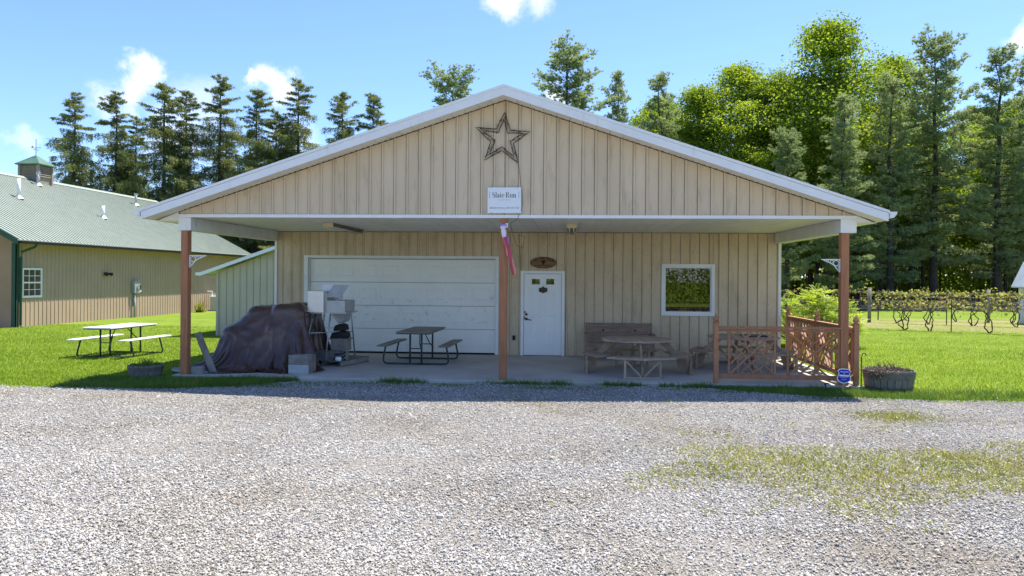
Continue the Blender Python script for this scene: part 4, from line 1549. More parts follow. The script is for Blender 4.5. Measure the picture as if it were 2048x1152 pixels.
b.box(-5.43, -5.05, 16.22, 16.24, 1.183, 1.765).box(-5.43, -5.41, 16.24, 16.5, 1.183, 1.765).box(-5.07, -5.05, 16.24, 16.5, 1.183, 1.765)
b.build('back_hopper', 'sign_white', cr)
MB().box(-5.199, -5.151, 15.70, 16.3, 1.19, 1.60).build('gear_guard', 'steel_grey', cr, bevel=.004)
MB().prism([(-5.08, 15.75, 1.15), (-4.78, 15.75, 1.15), (-4.84, 15.85, .98), (-4.95, 15.85, .93)], (0, .5, 0)).build('outlet_chute', 'steel_grey', cr)
MB().tube([(-5.60, 15.655, 1.32), (-5.57, 15.60, 1.22), (-5.55, 15.58, 1.10), (-5.45, 15.64, 1.06), (-5.38, 15.70, 1.15)], .007, 6).build('power_cable', 'black', cr)

# ------------------------------------------------------------------ pallet and the odd things stacked on it
pl = thing('wooden_pallet', 'weathered wooden pallet under the crusher stand', 'pallet', (-5.18, 16.5, .001), rad(-14))
for k in range(6):
    MB().box(-.50, .50, -.58 + k * .21, -.58 + k * .21 + .11, .105, .125).build('deck_board', 'grey_wood', pl, bevel=.003, world=False)
for x in (-.48, -.02, .44):
    MB().box(x, x + .04, -.58, .58, .020, .104).build('stringer', 'grey_wood', pl, bevel=.003, world=False)
for k in range(3):
    MB().box(-.50, .50, -.58 + k * .52, -.58 + k * .52 + .11, .001, .019).build('bottom_board', 'grey_wood', pl, world=False)


def block(x, y, z, rz, lab, L=.40, W=.19, H=.19):
    t = thing('concrete_block', lab, 'concrete block', (x, y, z), rz)
    b = MB()
    w_ = .032
    b.box(-L / 2, L / 2, -W / 2, -W / 2 + w_, 0, H).box(-L / 2, L / 2, W / 2 - w_, W / 2, 0, H)
    for c in (-L / 2, -w_ / 2, L / 2 - w_):
        b.box(c, c + w_, -W / 2 + w_, W / 2 - w_, 0, H)
    b.build('shell', 'block', t, world=False)


block(-5.40, 15.98, .127, rad(-14), 'grey concrete block on the front corner of the pallet')
block(-5.02, 16.10, .127, rad(-12), 'grey concrete block on the pallet beside the black hose')
block(-5.28, 16.30, .127, rad(72), 'grey concrete block deep in the pile under the crusher', .40, .19, .19)
b = MB().box(-5.37, -5.02, 16.02, 16.32, .319, .345).box(-5.35, -5.04, 16.06, 16.09, .346, .60).box(-5.05, -5.02, 16.06, 16.32, .346, .60)
ct = thing('wooden_crate', 'open weathered wooden crate stacked on blocks under the crusher', 'crate', (-5.05, 16.25, .32))
MB().box(-5.20, -4.84, 16.14, 16.17, .33, .56).build('side_board', 'grey_wood', ct)
MB().box(-5.20, -4.84, 16.44, 16.47, .33, .56).build('side_board', 'grey_wood', ct)
MB().box(-5.20, -5.17, 16.171, 16.439, .33, .56).build('end_board', 'grey_wood', ct)
MB().box(-4.87, -4.84, 16.171, 16.439, .33, .56).build('end_board', 'grey_wood', ct)
MB().box(-5.20, -4.84, 16.14, 16.47, .318, .3299).build('floor_board', 'grey_wood', ct)
MB().box(-5.24, -4.80, 16.12, 16.50, .561, .585).build('lid_board', 'grey_wood', ct, bevel=.003)
pb = thing('folded_tarpaulin', 'dark folded tarpaulin piled on the crate beneath the crusher', 'tarpaulin', (-5.05, 16.3, .6))
b = MB()
for k in range(2):
    z = .587 + k * .16
    b.prism([(-5.22 + .06 * k, 16.10 + .03 * k, z), (-4.84 - .05 * k, 16.12 + .03 * k, z + .012), (-4.87 - .05 * k, 16.14 + .03 * k, z + .13), (-5.0, 16.13, z + .165), (-5.18 + .06 * k, 16.12 + .03 * k, z + .12)], (0, .34, 0))
b.build('folds', 'rubber', pb, bevel=.018)
hs = MB()
hs.tube([(-4.93 + .11 * math.cos(a * .5) * (1 + .05 * math.sin(a)), 15.92 + .10 * math.sin(a * .5), .145 + .006 * a) for a in range(30)], .016, 8)
tag(hs.build('black_hose', 'rubber', smooth=True), 'coil of black hose lying on the edge of the pallet', 'hose')
cp = thing('plastic_jug', 'small white plastic jug lying on the pallet edge by the hose', 'jug', (-4.92, 15.83, .13))
b = MB()
b.tube([(-4.99, 15.80, .175), (-4.97, 15.80, .175), (-4.88, 15.80, .175), (-4.86, 15.80, .175)], [.018, .05, .05, .03], 12)
b.build('body', 'sign_white', cp, smooth=True)
MB().tube([(-5.02, 15.80, .175), (-4.991, 15.80, .175)], .018, 10).build('cap', 'black', cp)

# wooden steps box in front of the tarp
sb = thing('wooden_box', 'grey weathered wooden box against the front of the tarp heap', 'box', (-5.36, 14.62, 0), rad(-3))
MB().box(-.205, .205, -.02, .02, .19, .375).build('front_board', 'grey_wood', sb, bevel=.004, world=False)
MB().box(-.205, .205, -.024, .02, .003, .185).build('front_board', 'box_pale', sb, bevel=.004, world=False)
for x in (-.205, .175):
    MB().box(x, x + .03, .0205, .34, .003, .36).build('side_board', 'grey_wood', sb, bevel=.003, world=False)
MB().box(-.205, .205, .341, .37, .003, .36).build('back_board', 'grey_wood', sb, bevel=.003, world=False)

# board and small box beside the left post
lb = thing('leaning_boards', 'weathered grey boards leaning against the porch post by the tarp', 'boards', (-7.25, 14.6, 0))
MB().bar((-7.10, 14.62, .004), (-7.43, 14.60, .80), .035, .13, (1, 0, .3)).build('board', 'grey_wood', lb, bevel=.004)
MB().bar((-7.19, 14.74, .004), (-7.44, 14.72, .62), .03, .10, (1, 0, .3)).build('board', 'grey_wood', lb, bevel=.004)
wb = thing('wooden_block', 'short weathered timber block on the slab beside the leaning boards', 'block', (-7.32, 14.42, 0), rad(5))
MB().box(-.13, .12, -.06, .06, .001, .145).build('timber', 'grey_wood', wb, bevel=.008, world=False)


# ------------------------------------------------------------------ half barrel planters
def barrel(label, loc, r1, r0, h, seed, dead):
    t = thing('barrel_planter', label, 'planter', loc, 0, 'half barrel planters')
    kw = dict(world=False)
    n = 22
    r2 = random.Random(seed)
    def rr_(z):
        u = z / h
        return r0 + (r1 - r0) * (1 - (1 - u) ** 1.6)
    for k in range(n):
        a0, a1 = 2 * math.pi * k / n + .012, 2 * math.pi * (k + 1) / n - .012
        b = MB()
        zs = [0, h * .33, h * .66, h + r2.uniform(-.008, .006)]
        vs = []
        for z in zs:
            for a, dr in ((a0, 0), (a1, 0), (a1, -.025), (a0, -.025)):
                r = rr_(min(z, h)) + dr
                vs.append((r * math.cos(a), r * math.sin(a), z))
        fs = [(0, 3, 2, 1), (12, 13, 14, 15)]
        for i in range(3):
            for j in range(4):
                c, d = i * 4 + j, i * 4 + (j + 1) % 4
                fs.append((c, d, d + 4, c + 4))
        b.add(vs, fs).build('stave', 'barrel', t, **kw)
    for z0, z1 in ((h * .62, h * .88), (h * .06, h * .26)):
        b = MB().lathe([(rr_(z0) + .002, z0), (rr_(z0) + .006, z0), (rr_(z1) + .006, z1), (rr_(z1) + .002, z1)], (0, 0, 0), 44)
        b.build('hoop', 'hoop', t, smooth=False, **kw)
    b = MB().lathe([(0.001, h - .05), (rr_(h) * .5, h - .04), (rr_(h) - .027, h - .055)], (0, 0, 0), 22)
    b.build('potting_soil', 'soil', t, **kw)
    # plants
    vs, fs = [], []
    for k in range(260 if dead else 300):
        a, q = r2.uniform(0, 6.283), r1 * .86 * math.sqrt(r2.random())
        x, y = q * math.cos(a), q * math.sin(a)
        L_ = r2.uniform(.05, .17) * (1.25 if q < r1 * .4 else .6)
        dx, dy = r2.uniform(-.6, .6) * L_, r2.uniform(-.6, .6) * L_
        w = r2.uniform(.004, .009)
        i = len(vs)
        vs += [(x - w, y, h - .05), (x + w, y, h - .05), (x + dx * .5 + w, y + dy * .5, h - .05 + L_ * .6), (x + dx, y + dy, h - .05 + L_)]
        fs.append((i, i + 1, i + 2, i + 3))
        for q2 in range(3):
            c = Vector((x + dx * (.4 + .2 * q2), y + dy * (.4 + .2 * q2), h - .05 + L_ * (.45 + .2 * q2)))
            d = Vector((r2.uniform(-1, 1), r2.uniform(-1, 1), r2.uniform(-.3, .8))).normalized() * r2.uniform(.012, .03)
            e = d.cross(Vector((r2.uniform(-1, 1), r2.uniform(-1, 1), 1))).normalized() * .010
            i = len(vs)
            vs += [tuple(c), tuple(c + d * .5 + e), tuple(c + d), tuple(c + d * .5 - e)]
            fs.append((i, i + 1, i + 2, i + 3))
    o = link('plants', np_mesh('plants', vs, fs, 'deadplant' if dead else 'weed'), t)
    o['kind'] = 'stuff'
    if dead:   # old flowers trailing over the rim
        vs, fs = [], []
        for k in range(520):
            a = r2.gauss(math.pi * 1.22, .33)
            u = r2.random()
            r = r1 + r2.uniform(.0, .06)
            c = Vector((r * math.cos(a), r * math.sin(a), h + .06 - u * .20 * max(.1, 1 - abs(a - math.pi * 1.22))))
            d = Vector((r2.uniform(-1, 1), r2.uniform(-1, 1), r2.uniform(-1, .3))).normalized() * r2.uniform(.015, .045)
            e = d.cross(Vector((r2.uniform(-1, 1), r2.uniform(-1, 1), 1))).normalized() * .008
            i = len(vs)
            vs += [tuple(c), tuple(c + d * .5 + e), tuple(c + d), tuple(c + d * .5 - e)]
            fs.append((i, i + 1, i + 2, i + 3))
        o = link('trailing_flowers', np_mesh('trailing_flowers', vs, fs, 'deadplant'), t)
        o['kind'] = 'stuff'
    return t


barrel('dark half barrel planter with small green shoots on the lawn by the porch post', (-8.30, 14.25, gz(-8.4, 14.25) - .01), .325, .265, .27, 3, False)
barrel('half barrel planter with dried trailing flowers beside the fence post', (5.90, 14.25, gz(5.9, 14.25) - .01), .445, .385, .40, 4, True)

# shepherd hooks and a stake by that planter
hk = MB()
hk.tube([(5.52, 14.55, -.1), (5.52, 14.55, .48), (5.535, 14.55, .56), (5.575, 14.55, .585), (5.605, 14.55, .555), (5.60, 14.55, .53)], .010, 8)
tag(hk.build('shepherd_hook', 'black', smooth=True), 'black shepherd hook rising behind the dried flower planter', 'hook')
hk = MB()
hk.tube([(5.40, 14.62, -.1), (5.40, 14.62, .40), (5.405, 14.62, .46), (5.43, 14.62, .485), (5.455, 14.62, .46), (5.45, 14.62, .43)], .009, 8)
tag(hk.build('shepherd_hook', 'black', smooth=True), 'short black hook close behind the fence corner post', 'hook')
tag(MB().bar((5.50, 14.70, -.08), (5.46, 14.72, .72), .028, .010).build('white_stake', 'white_trim'), 'thin white stake standing behind the dried flower planter', 'stake')

# blue shield sign
bs = thing('security_sign', 'blue shield shaped security sign with white border before the fence', 'sign', (5.005, 14.0, -.08))
half = [(0, .131), (.070, .128), (.085, .125), (.122, .085), (.100, .060), (.103, .02), (.125, -.035), (.122, -.075), (.10, -.105), (.055, -.128), (.02, -.135), (0, -.15)]
outl = half + [(-x, z) for x, z in half[-2:0:-1]]
C0 = (5.005, .215)
rot = rad(-2.5)
P2 = lambda x, z, y: (C0[0] + x * math.cos(rot) - z * math.sin(rot), y, C0[1] + x * math.sin(rot) + z * math.cos(rot))
MB().prism([P2(x, z, 13.99) for x, z in outl], (0, .006, 0)).build('border', 'sign_white', bs)
MB().prism([P2(x * .86, z * .87, 13.987) for x, z in outl], (0, .003, 0)).build('face', 'sign_blue', bs)
text('PROTECTED', .026, 'sign_white', bs, P2(0, .07, 13.9845), rot=(math.pi / 2, -rot, 0), bold=.001)
text('BY', .020, 'sign_white', bs, P2(0, .045, 13.9845), rot=(math.pi / 2, -rot, 0), bold=.001)
MB().prism([P2(x, z, 13.9865) for x, z in ((-.085, -.012), (.085, -.012), (.085, .018), (-.085, .018))], (0, -.001, 0)).build('name_bar', 'sign_white', bs)
for z, w_ in ((-.03, .16), (-.062, .09), (-.074, .08)):
    MB().prism([P2(x, z + dz, 13.9865) for x, dz in ((-w_ / 2, -.004), (w_ / 2, -.004), (w_ / 2, .004), (-w_ / 2, .004))], (0, -.001, 0)).build('text_line', 'ink_grey', bs)
MB().tube([(5.0, 14.0, .08), (5.0, 14.0, -.2)], .008, 8).build('stake', 'galv', bs)
# spotlight under the fence
sp = thing('garden_spotlight', 'small black garden spotlight on the grass under the fence rail', 'spotlight', (4.72, 14.05, -.07))
MB().tube([(4.72, 13.98, .03), (4.72, 14.0, .03), (4.72, 14.09, .04)], [.05, .052, .035], 14).build('housing', 'black', sp, smooth=True)
MB().tube([(4.72, 13.974, .03), (4.72, 13.979, .03)], .042, 14).build('lens', 'galv', sp)
MB().tube([(4.72, 14.05, .0), (4.72, 14.05, -.15)], .012, 6).build('spike', 'black', sp)

# ------------------------------------------------------------------ lean-to shed behind the left corner
ln_ = thing('lean_to_shed', 'pale green ribbed lean-to shed with sloping white edged roof', 'shed', (-10.0, 25.4, -.2))
lt = lambda x: 2.06 + (x + 12.3) * .352
lw = part_empty('front_wall', ln_)
siding(lw, -12.25, -7.55, 25.45, -.22, lambda x: lt(x) - .02, .2405, -12.2, 'siding_lean')
MB().box(-12.28, -12.20, 25.41, 25.47, -.22, 2.05).build('corner_trim', 'siding_lean', ln_)
MB().box(-12.25, -12.17, 25.48, 30.5, -.22, 2.02).build('side_wall', 'siding_lean', ln_)
b = MB().prism([(-12.75, 25.1, lt(-12.75) + .12), (-7.52, 25.1, lt(-7.52) + .12), (-7.52, 25.1, lt(-7.52) + .0), (-12.75, 25.1, lt(-12.75) + .0)], (0, .03, 0))
b.build('rake_fascia', 'white_trim', ln_)
b = MB().prism([(-12.75, 25.131, lt(-12.75) + .12), (-7.52, 25.131, lt(-7.52) + .12), (-7.52, 25.131, lt(-7.52) + .06), (-12.75, 25.131, lt(-12.75) + .06)], (0, 5.5, 0))
b.build('roof', 'shed_roof', ln_)
MB().box(-12.87, -12.752, 25.1, 30.6, 1.93, 2.03).build('gutter', 'white_trim', ln_)

# ------------------------------------------------------------------ green roofed outbuilding on the left
ob = thing('outbuilding', 'long tan metal outbuilding with green ribbed roof and small cupola', 'building', (-27.8, 38, -.25))
WX, Y0o, Y1o = -21.6, 28.0, 48.4
RX, RZ, EZ, EX = -27.8, 6.85, 3.25, -21.02
# long wall with ribs, one part
b = MB()
b.box(WX - .12, WX, Y0o + .01, Y1o, -.4, 3.17)
wall = b.build('long_wall', 'siding_out', ob)
b = MB()
k = 0
wo = (28.30, 29.42, .98, 2.16)
y = Y0o + .3
while y < Y1o:
    segs = [(-.38, 3.16)]
    if wo[0] - .03 < y < wo[1] + .02:
        segs = [(-.38, wo[2]), (wo[3], 3.16)]
    for z0, z1 in segs:
        b.prism([(WX, y, z0), (WX + .02, y + .008, z0), (WX + .02, y + .036, z0), (WX, y + .044, z0)], (0, 0, z1 - z0))
    y += .2405
o = b.build('wall_ribs', 'siding_out', ob)
o['kind'] = 'stuff'
# front gable end
MB().prism([(WX - .01, Y0o, -.4), (-34.0, Y0o, -.4), (-34.0, Y0o, 3.1), (RX, Y0o, 6.55), (WX - .01, Y0o, 3.1)], (0, .12, 0)).build('end_wall', 'siding_end', ob)
MB().box(WX - .16, WX + .03, Y0o - .03, Y0o - .001, -.38, 3.15).build('corner_trim', 'green_trim', ob)
MB().box(WX + .001, WX + .03, Y0o - .03, Y0o + .14, -.38, 3.15).build('corner_trim', 'green_trim', ob)
# roof: two slopes, ribs, ridge cap
sl = (RZ - EZ) / (RX - EX)
for s in (1, -1):
    ex = EX if s > 0 else 2 * RX - EX
    ya, yb = 27.35, 48.85
    b = MB().prism([(RX, ya, RZ), (ex, ya, EZ), (ex, ya, EZ - .06), (RX, ya, RZ - .06)], (0, yb - ya, 0))
    rf = b.build('roof_slope', 'green_roof', ob)
    b = MB()
    y = ya + .05
    nrm = Vector((0, 0, 1))
    while y < yb:
        b.prism([(RX, y, RZ), (RX, y + .012, RZ + .028), (RX, y + .038, RZ + .028), (RX, y + .05, RZ)], (ex - RX, 0, EZ - RZ))
        y += .2286
    o = b.build('roof_ribs', 'green_roof_rib', rf)
    o['kind'] = 'stuff'
    b = MB().prism([(RX, ya - .03, RZ + .02), (ex, ya - .03, EZ + .02), (ex, ya - .03, EZ - .2), (RX, ya - .03, RZ - .2)], (0, .028, 0))
    b.build('rake_trim', 'green_trim', ob)
MB().prism([(RX - .25, 27.33, RZ - .10), (RX, 27.33, RZ + .05), (RX + .25, 27.33, RZ - .10), (RX, 27.33, RZ + .03)], (0, 21.5, 0)).build('ridge_cap', 'green_roof', ob)
MB().box(EX - .02, EX + .11, 27.36, 48.84, EZ - .15, EZ - .045).build('gutter', 'black', ob)
MB().box(WX + .02, EX - .02, 27.6, 48.6, EZ - .10, EZ - .085).build('eave_soffit', 'siding_out', ob)
b = MB()
b.tube([(EX + .03, 28.35, EZ - .12), (EX - .05, 28.35, EZ - .25), (WX + .10, 28.2, EZ - .45), (WX + .08, 28.17, EZ - .7), (WX + .08, 28.17, -.1), (WX + .2, 28.15, -.2)], .05, 8)
b.build('downspout', 'green_trim', ob)
# window
wz = part_empty('window', ob)
y0, y1, z0, z1 = wo
b = MB()
b.box(WX - .02, WX + .05, y0, y0 + .07, z0, z1).box(WX - .02, WX + .05, y1 - .07, y1, z0, z1).box(WX - .02, WX + .05, y0 + .07, y1 - .07, z0, z0 + .08).box(WX - .02, WX + .05, y0 + .07, y1 - .07, z1 - .07, z1)
b.box(WX - .01, WX + .04, y0 + .07, y1 - .07, 1.55, 1.61)
b.build('frame', 'white_trim', wz)
MB().box(WX - .006, WX + .012, y0 + .07, y1 - .07, z0 + .08, z1 - .07).build('pane', 'glass', wz)
b = MB()
for k in (1, 2):
    yy = y0 + .07 + (y1 - y0 - .14) * k / 3
    b.box(WX + .013, WX + .028, yy - .012, yy + .012, z0 + .08, z1 - .07)
for zz in (1.30, 1.85):
    b.box(WX + .0135, WX + .0275, y0 + .07, y1 - .07, zz - .012, zz + .012)
b.build('muntins', 'white_trim', wz)
# cupola
cu = part_empty('cupola', ob)
cy, hw = 37.4, .50
c0 = wloc(cu)
MB().box(RX - hw + .03, RX + hw - .03, cy - hw + .03, cy + hw - .03, RZ - .5, RZ + .72).build('body', 'cupola_wall', cu)
for a, c in ((-1, -1), (1, -1), (1, 1), (-1, 1)):
    MB().box(RX + a * hw - .06, RX + a * hw + .06, cy + c * hw - .06, cy + c * hw + .06, RZ - .5, RZ + .74).build('corner_post', 'cupola_wall', cu)
for k in range(6):
    z = RZ + .10 + k * .10
    b = MB()
    b.prism([(RX - hw + .07, cy - hw - .035, z), (RX - hw + .07, cy - hw + .028, z + .05), (RX - hw + .07, cy - hw + .028, z + .07), (RX - hw + .07, cy - hw - .035, z + .02)], (2 * hw - .14, 0, 0))
    b.build('louvre', 'cupola_wall', cu)
    b = MB()
    b.prism([(RX + hw + .035, cy - hw + .07, z), (RX + hw - .028, cy - hw + .07, z + .05), (RX + hw - .028, cy - hw + .07, z + .07), (RX + hw + .035, cy - hw + .07, z + .02)], (0, 2 * hw - .14, 0))
    b.build('louvre', 'cupola_wall', cu)
b = MB()
e = hw + .16
z0 = RZ + .742
b.add([(RX - e, cy - e, z0), (RX + e, cy - e, z0), (RX + e, cy + e, z0), (RX - e, cy + e, z0), (RX, cy, z0 + .52), (RX - e, cy - e, z0 - .05), (RX + e, cy - e, z0 - .05), (RX + e, cy + e, z0 - .05), (RX - e, cy + e, z0 - .05)],
      [(0, 1, 4), (1, 2, 4), (2, 3, 4), (3, 0, 4), (5, 6, 1, 0), (6, 7, 2, 1), (7, 8, 3, 2), (8, 5, 0, 3), (8, 7, 6, 5)])
b.build('cupola_roof', 'cupola_green', cu)
b = MB()
b.tube([(RX, cy, z0 + .45), (RX, cy, z0 + 1.35)], .014, 6)
b.tube([(RX - .26, cy, z0 + .90), (RX + .26, cy, z0 + .90)], .012, 6)
b.tube([(RX, cy - .2, z0 + .80), (RX, cy + .2, z0 + .80)], .012, 6)
b.prism([(RX - .26, cy - .006, z0 + .93), (RX - .14, cy - .006, z0 + .93), (RX - .20, cy - .006, z0 + 1.02)], (0, .012, 0))
b.build('weather_vane', 'bronze', cu)
# vent pipes
for x, y, h in ((-25.0, 32.55, .90), (-27.0, 36.5, .66), (-24.0, 37.2, .62), (-26.5, 44.3, .70)):
    z = RZ + (x - RX) * sl
    v = part_empty('vent_pipe', ob)
    MB().tube([(x, y, z - .05), (x, y, z + h)], .075, 12).build('pipe', 'white_trim' if x in (-25.0, -24.0) else 'galv', v, smooth=True)
    MB().tube([(x, y, z - .03), (x, y, z + .12)], [.22, .09], 12).build('flashing', 'galv', v)
    if x not in (-25.0, -24.0):
        MB().tube([(x, y, z + h - .12), (x, y, z + h + .02)], .10, 12).build('cap', 'galv', v)
# flood light, meter, conduit, marker stake, air conditioner
fl = thing('flood_light', 'black twin flood light fixed to the tan outbuilding wall', 'light', (WX, 33.65, 1.95))
MB().box(WX + .021, WX + .08, 33.55, 33.75, 1.88, 2.02).build('mount', 'black', fl, bevel=.01)
for d in (-.14, .14):
    MB().tube([(WX + .08, 33.65 + d * .4, 1.95), (WX + .22, 33.65 + d * 1.6, 1.93)], [.05, .085], 10).build('lamp_head', 'black', fl)
em = thing('electric_meter', 'grey electric meter box with conduit on the tan outbuilding wall', 'electric meter', (WX, 36.0, -.3))
MB().box(WX + .021, WX + .20, 35.73, 36.20, 1.0, 1.62).build('box', 'meter_grey', em, bevel=.01)
MB().tube([(WX + .20, 36.0, 1.28), (WX + .31, 36.0, 1.28)], .11, 14).build('meter_dial', 'glass', em, smooth=True)
MB().tube([(WX + .20, 36.0, 1.28), (WX + .24, 36.0, 1.28)], .10, 14).build('dial_face', 'sign_white', em)
MB().tube([(WX + .10, 35.90, 1.0), (WX + .10, 35.90, -.35)], .055, 10).build('conduit', 'meter_grey', em, smooth=True)
MB().box(WX + .021, WX + .09, 36.25, 36.50, 1.06, 1.16).build('junction_box', 'sign_white', em)
mk = thing('marker_stake', 'thin brown stake standing at the foot of the outbuilding wall', 'stake', (WX + .3, 35.2, -.3))
MB().bar((WX + .3, 35.2, -.35), (WX + .3, 35.2, .75), .03, .03).build('stick', 'grey_wood', mk)
ac = thing('air_conditioner', 'white outdoor air conditioner unit beside the outbuilding wall', 'air conditioner', (-20.9, 43.6, gz(-20.9, 43.6)))
zg = gz(-20.9, 43.6)
MB().box(-21.35, -20.45, 43.15, 44.05, zg - .05, zg + .06).build('pad', 'concrete', ac)
MB().box(-21.28, -20.52, 43.22, 43.98, zg + .061, zg + .88).build('cabinet', 'sign_white', ac, bevel=.03)
for k in range(12):
    z = zg + .14 + k * .058
    MB().box(-21.24, -20.75, 43.195, 43.218, z, z + .03).build('grille_slat', 'steel_grey', ac)
MB().lathe([(.001, .885), (.30, .90), (.32, .885)], (-20.9, 43.6, zg), 20).build('fan_guard', 'steel_grey', ac)
MB().tube([(-21.2, 43.4, zg + .85), (-21.2, 43.4, zg + 1.15), (-21.5, 43.4, zg + 1.15)], .03, 8).build('line_set', 'white_trim', ac)

# ------------------------------------------------------------------ gambrel shed at the right edge
gs = thing('gambrel_shed', 'white gambrel roofed garden shed at the edge of the vineyard', 'shed', (24.3, 37.5, -.25))
x0, x1, ya, yb, zb = 22.75, 25.9, 36.2, 39.6, gz(22, 37) - .1
xm = (x0 + x1) / 2
prof = [(x0, zb), (x1, zb), (x1, 1.72), (x1 - .42, 2.75), (xm, 3.45), (x0 + .42, 2.75), (x0, 1.72)]
MB().prism([(x, ya, z) for x, z in prof], (0, yb - ya, 0)).build('walls', 'shed_white', gs)
rp2 = [(x0 - .24, 1.60), (x0 + .34, 2.83), (xm, 3.56), (x1 - .34, 2.83), (x1 + .24, 1.60)]
for (a, b2), (c, d) in zip(rp2, rp2[1:]):
    MB().prism([(a, ya - .22, b2), (c, ya - .22, d), (c, ya - .22, d + .06), (a, ya - .22, b2 + .06)], (0, yb - ya + .44, 0)).build('roof_panel', 'shed_roof', gs)
k = 0
z = zb + .05
while z < 1.7:
    MB().box(x0 - .012, x1 + .012, ya - .014, ya - .001, z, z + .185).build('siding_board', 'shed_white', gs)
    z += .2
for a, c in ((xm - .75, xm - .01), (xm + .01, xm + .75)):
    MB().box(a, c, ya - .05, ya - .0145, zb + .2, 1.75).build('door', 'shed_white', gs, bevel=.01)
MB().bar((x0 - .9, ya - .1, zb), (x0 - .1, ya - .05, 1.0), .05, .09).build('ramp_rail', 'shed_white', gs)

# ------------------------------------------------------------------ vineyard
def trellis(label, posts, wires, thick):
    t = thing('vine_trellis', label, 'trellis', (posts[0][0], posts[0][1], gz(*posts[0][:2])), 0, 'vineyard trellises')
    for x, y, h, r, m in posts:
        z = gz(x, y)
        MB().tube([(x, y, z - .1), (x + .01, y, z + h)], r, 8).build('post', m, t, smooth=True)
    for h in wires:
        b = MB()
        b.tube([(p[0], p[1], gz(p[0], p[1]) + h) for p in posts], .004, 4)
        b.build('wire', 'wire_dark', t)


RA = lambda u: (12.9 + u, 34.2 - .62 * u)          # near row, running towards the camera to the right
trellis('near vine row trellis of thin dark stakes and wires', [(*RA(0), 1.6, .022, 'vine_bark'), (*RA(3.0), 1.55, .02, 'vine_bark'), (*RA(6.1), 1.75, .025, 'vine_bark'), (*RA(10), 1.6, .022, 'vine_bark')], (.55, 1.0, 1.45), .02)
RB = lambda u: (13.5 + u, 39.2 - .42 * u)
trellis('middle vine row trellis with a thick grey wooden end post', [(*RB(1.5), 1.75, .085, 'grey_wood'), (*RB(4.6), 1.6, .022, 'vine_bark'), (*RB(8), 1.6, .022, 'vine_bark'), (*RB(12), 1.6, .03, 'vine_bark')], (.6, 1.05, 1.5), .02)
RC = lambda u: (9.5 + u, 43.0 - .25 * u)
trellis('far vine row trellis nearest the wood with grey wooden posts', [(*RC(2.0), 1.75, .09, 'grey_wood'), (*RC(7), 1.6, .03, 'vine_bark'), (*RC(12), 1.7, .08, 'grey_wood'), (*RC(17), 1.6, .03, 'vine_bark')], (.6, 1.05, 1.5), .02)


ORD = ['first', 'second', 'third', 'fourth', 'fifth', 'sixth', 'seventh', 'eighth', 'ninth', 'tenth', 'eleventh']


def vine(x, y, dx, dy, seed, label):
    r2 = random.Random(seed)
    z = gz(x, y)
    t = thing('grape_vine', label, 'vine', (x, y, z), 0, 'grape vines')
    d = Vector((dx, dy, 0)).normalized()
    b = MB()
    for q in range(r2.choice((2, 2, 3))):
        s = r2.choice((-1, 1))
        pts = []
        for k in range(9):
            u = k / 8
            o = s * (.20 * math.sin(u * math.pi * (1 + .4 * q)) + .05 * r2.uniform(-1, 1)) * (1 if q else .5)
            pts.append(Vector((x, y, z)) + d * o + Vector((r2.uniform(-.03, .03), r2.uniform(-.03, .03), u * 1.0 - .03)))
        b.tube(pts, [.030 - .016 * k / 8 for k in range(9)], 6)
    b.build('trunk', 'vine_bark', t, smooth=True)
    b = MB()
    tips = []
    for h in (1.0, 1.45):
        for s in (-1, 1):
            pts = [Vector((x, y, z + .75))]
            L_ = r2.uniform(1.0, 1.5)
            for k in range(7):
                pts.append(Vector((x, y, z + h + r2.uniform(-.06, .06))) + d * s * L_ * (k + 1) / 7)
            b.tube(pts, [.018 - .010 * k / 7 for k in range(8)], 5)
            for p in pts[1:]:
                for q in range(3):
                    tips.append(p)
                    if r2.random() < .55:
                        e = p + Vector((r2.uniform(-.2, .2), r2.uniform(-.2, .2), r2.uniform(-.30, .28)))
                        b.tube([p, (p + e) / 2 + Vector((0, 0, .03)), e], [.007, .006, .004], 4)
                        tips += [e, (p + e) / 2]
    b.build('canes', 'cane', t)
    vs, fs = [], []
    for p in tips:
        for q in range(r2.choice((0, 0, 1, 2))):
            c = p + Vector((r2.gauss(0, .05), r2.gauss(0, .05), r2.gauss(.03, .04)))
            a = Vector((r2.uniform(-1, 1), r2.uniform(-1, 1), r2.uniform(-.4, 1))).normalized() * r2.uniform(.04, .08)
            e = a.cross(Vector((r2.uniform(-1, 1), r2.uniform(-1, 1), r2.uniform(-1, 1)))).normalized() * a.length * .8
            i = len(vs)
            vs += [tuple(c - a), tuple(c + e), tuple(c + a), tuple(c - e)]
            fs.append((i, i + 1, i + 2, i + 3))
    link('leaves', np_mesh('leaves', [(v[0] - x, v[1] - y, v[2] - z) for v in vs], fs, 'vine_leaf'), t)


for i, u in enumerate((1.5, 2.35, 4.1, 5.5, 7.2, 8.8)):
    x, y = RA(u)
    vine(x, y, 1, -.62, 20 + i, ORD[i] + ' gnarled grape vine along the near row from its end stake')
for i, u in enumerate((2.6, 3.9, 5.6, 7.2, 8.8, 10.4)):
    x, y = RB(u)
    vine(x, y, 1, -.42, 40 + i, ORD[i] + ' grape vine along the middle row from its thick grey post')
for i, u in enumerate((1.0, 3.2, 5.4, 8.4, 10.6, 13, 15)):
    x, y = RC(u)
    vine(x, y, 1, -.25, 60 + i, ORD[i] + ' grape vine along the far row nearest the wood, from the shrub')

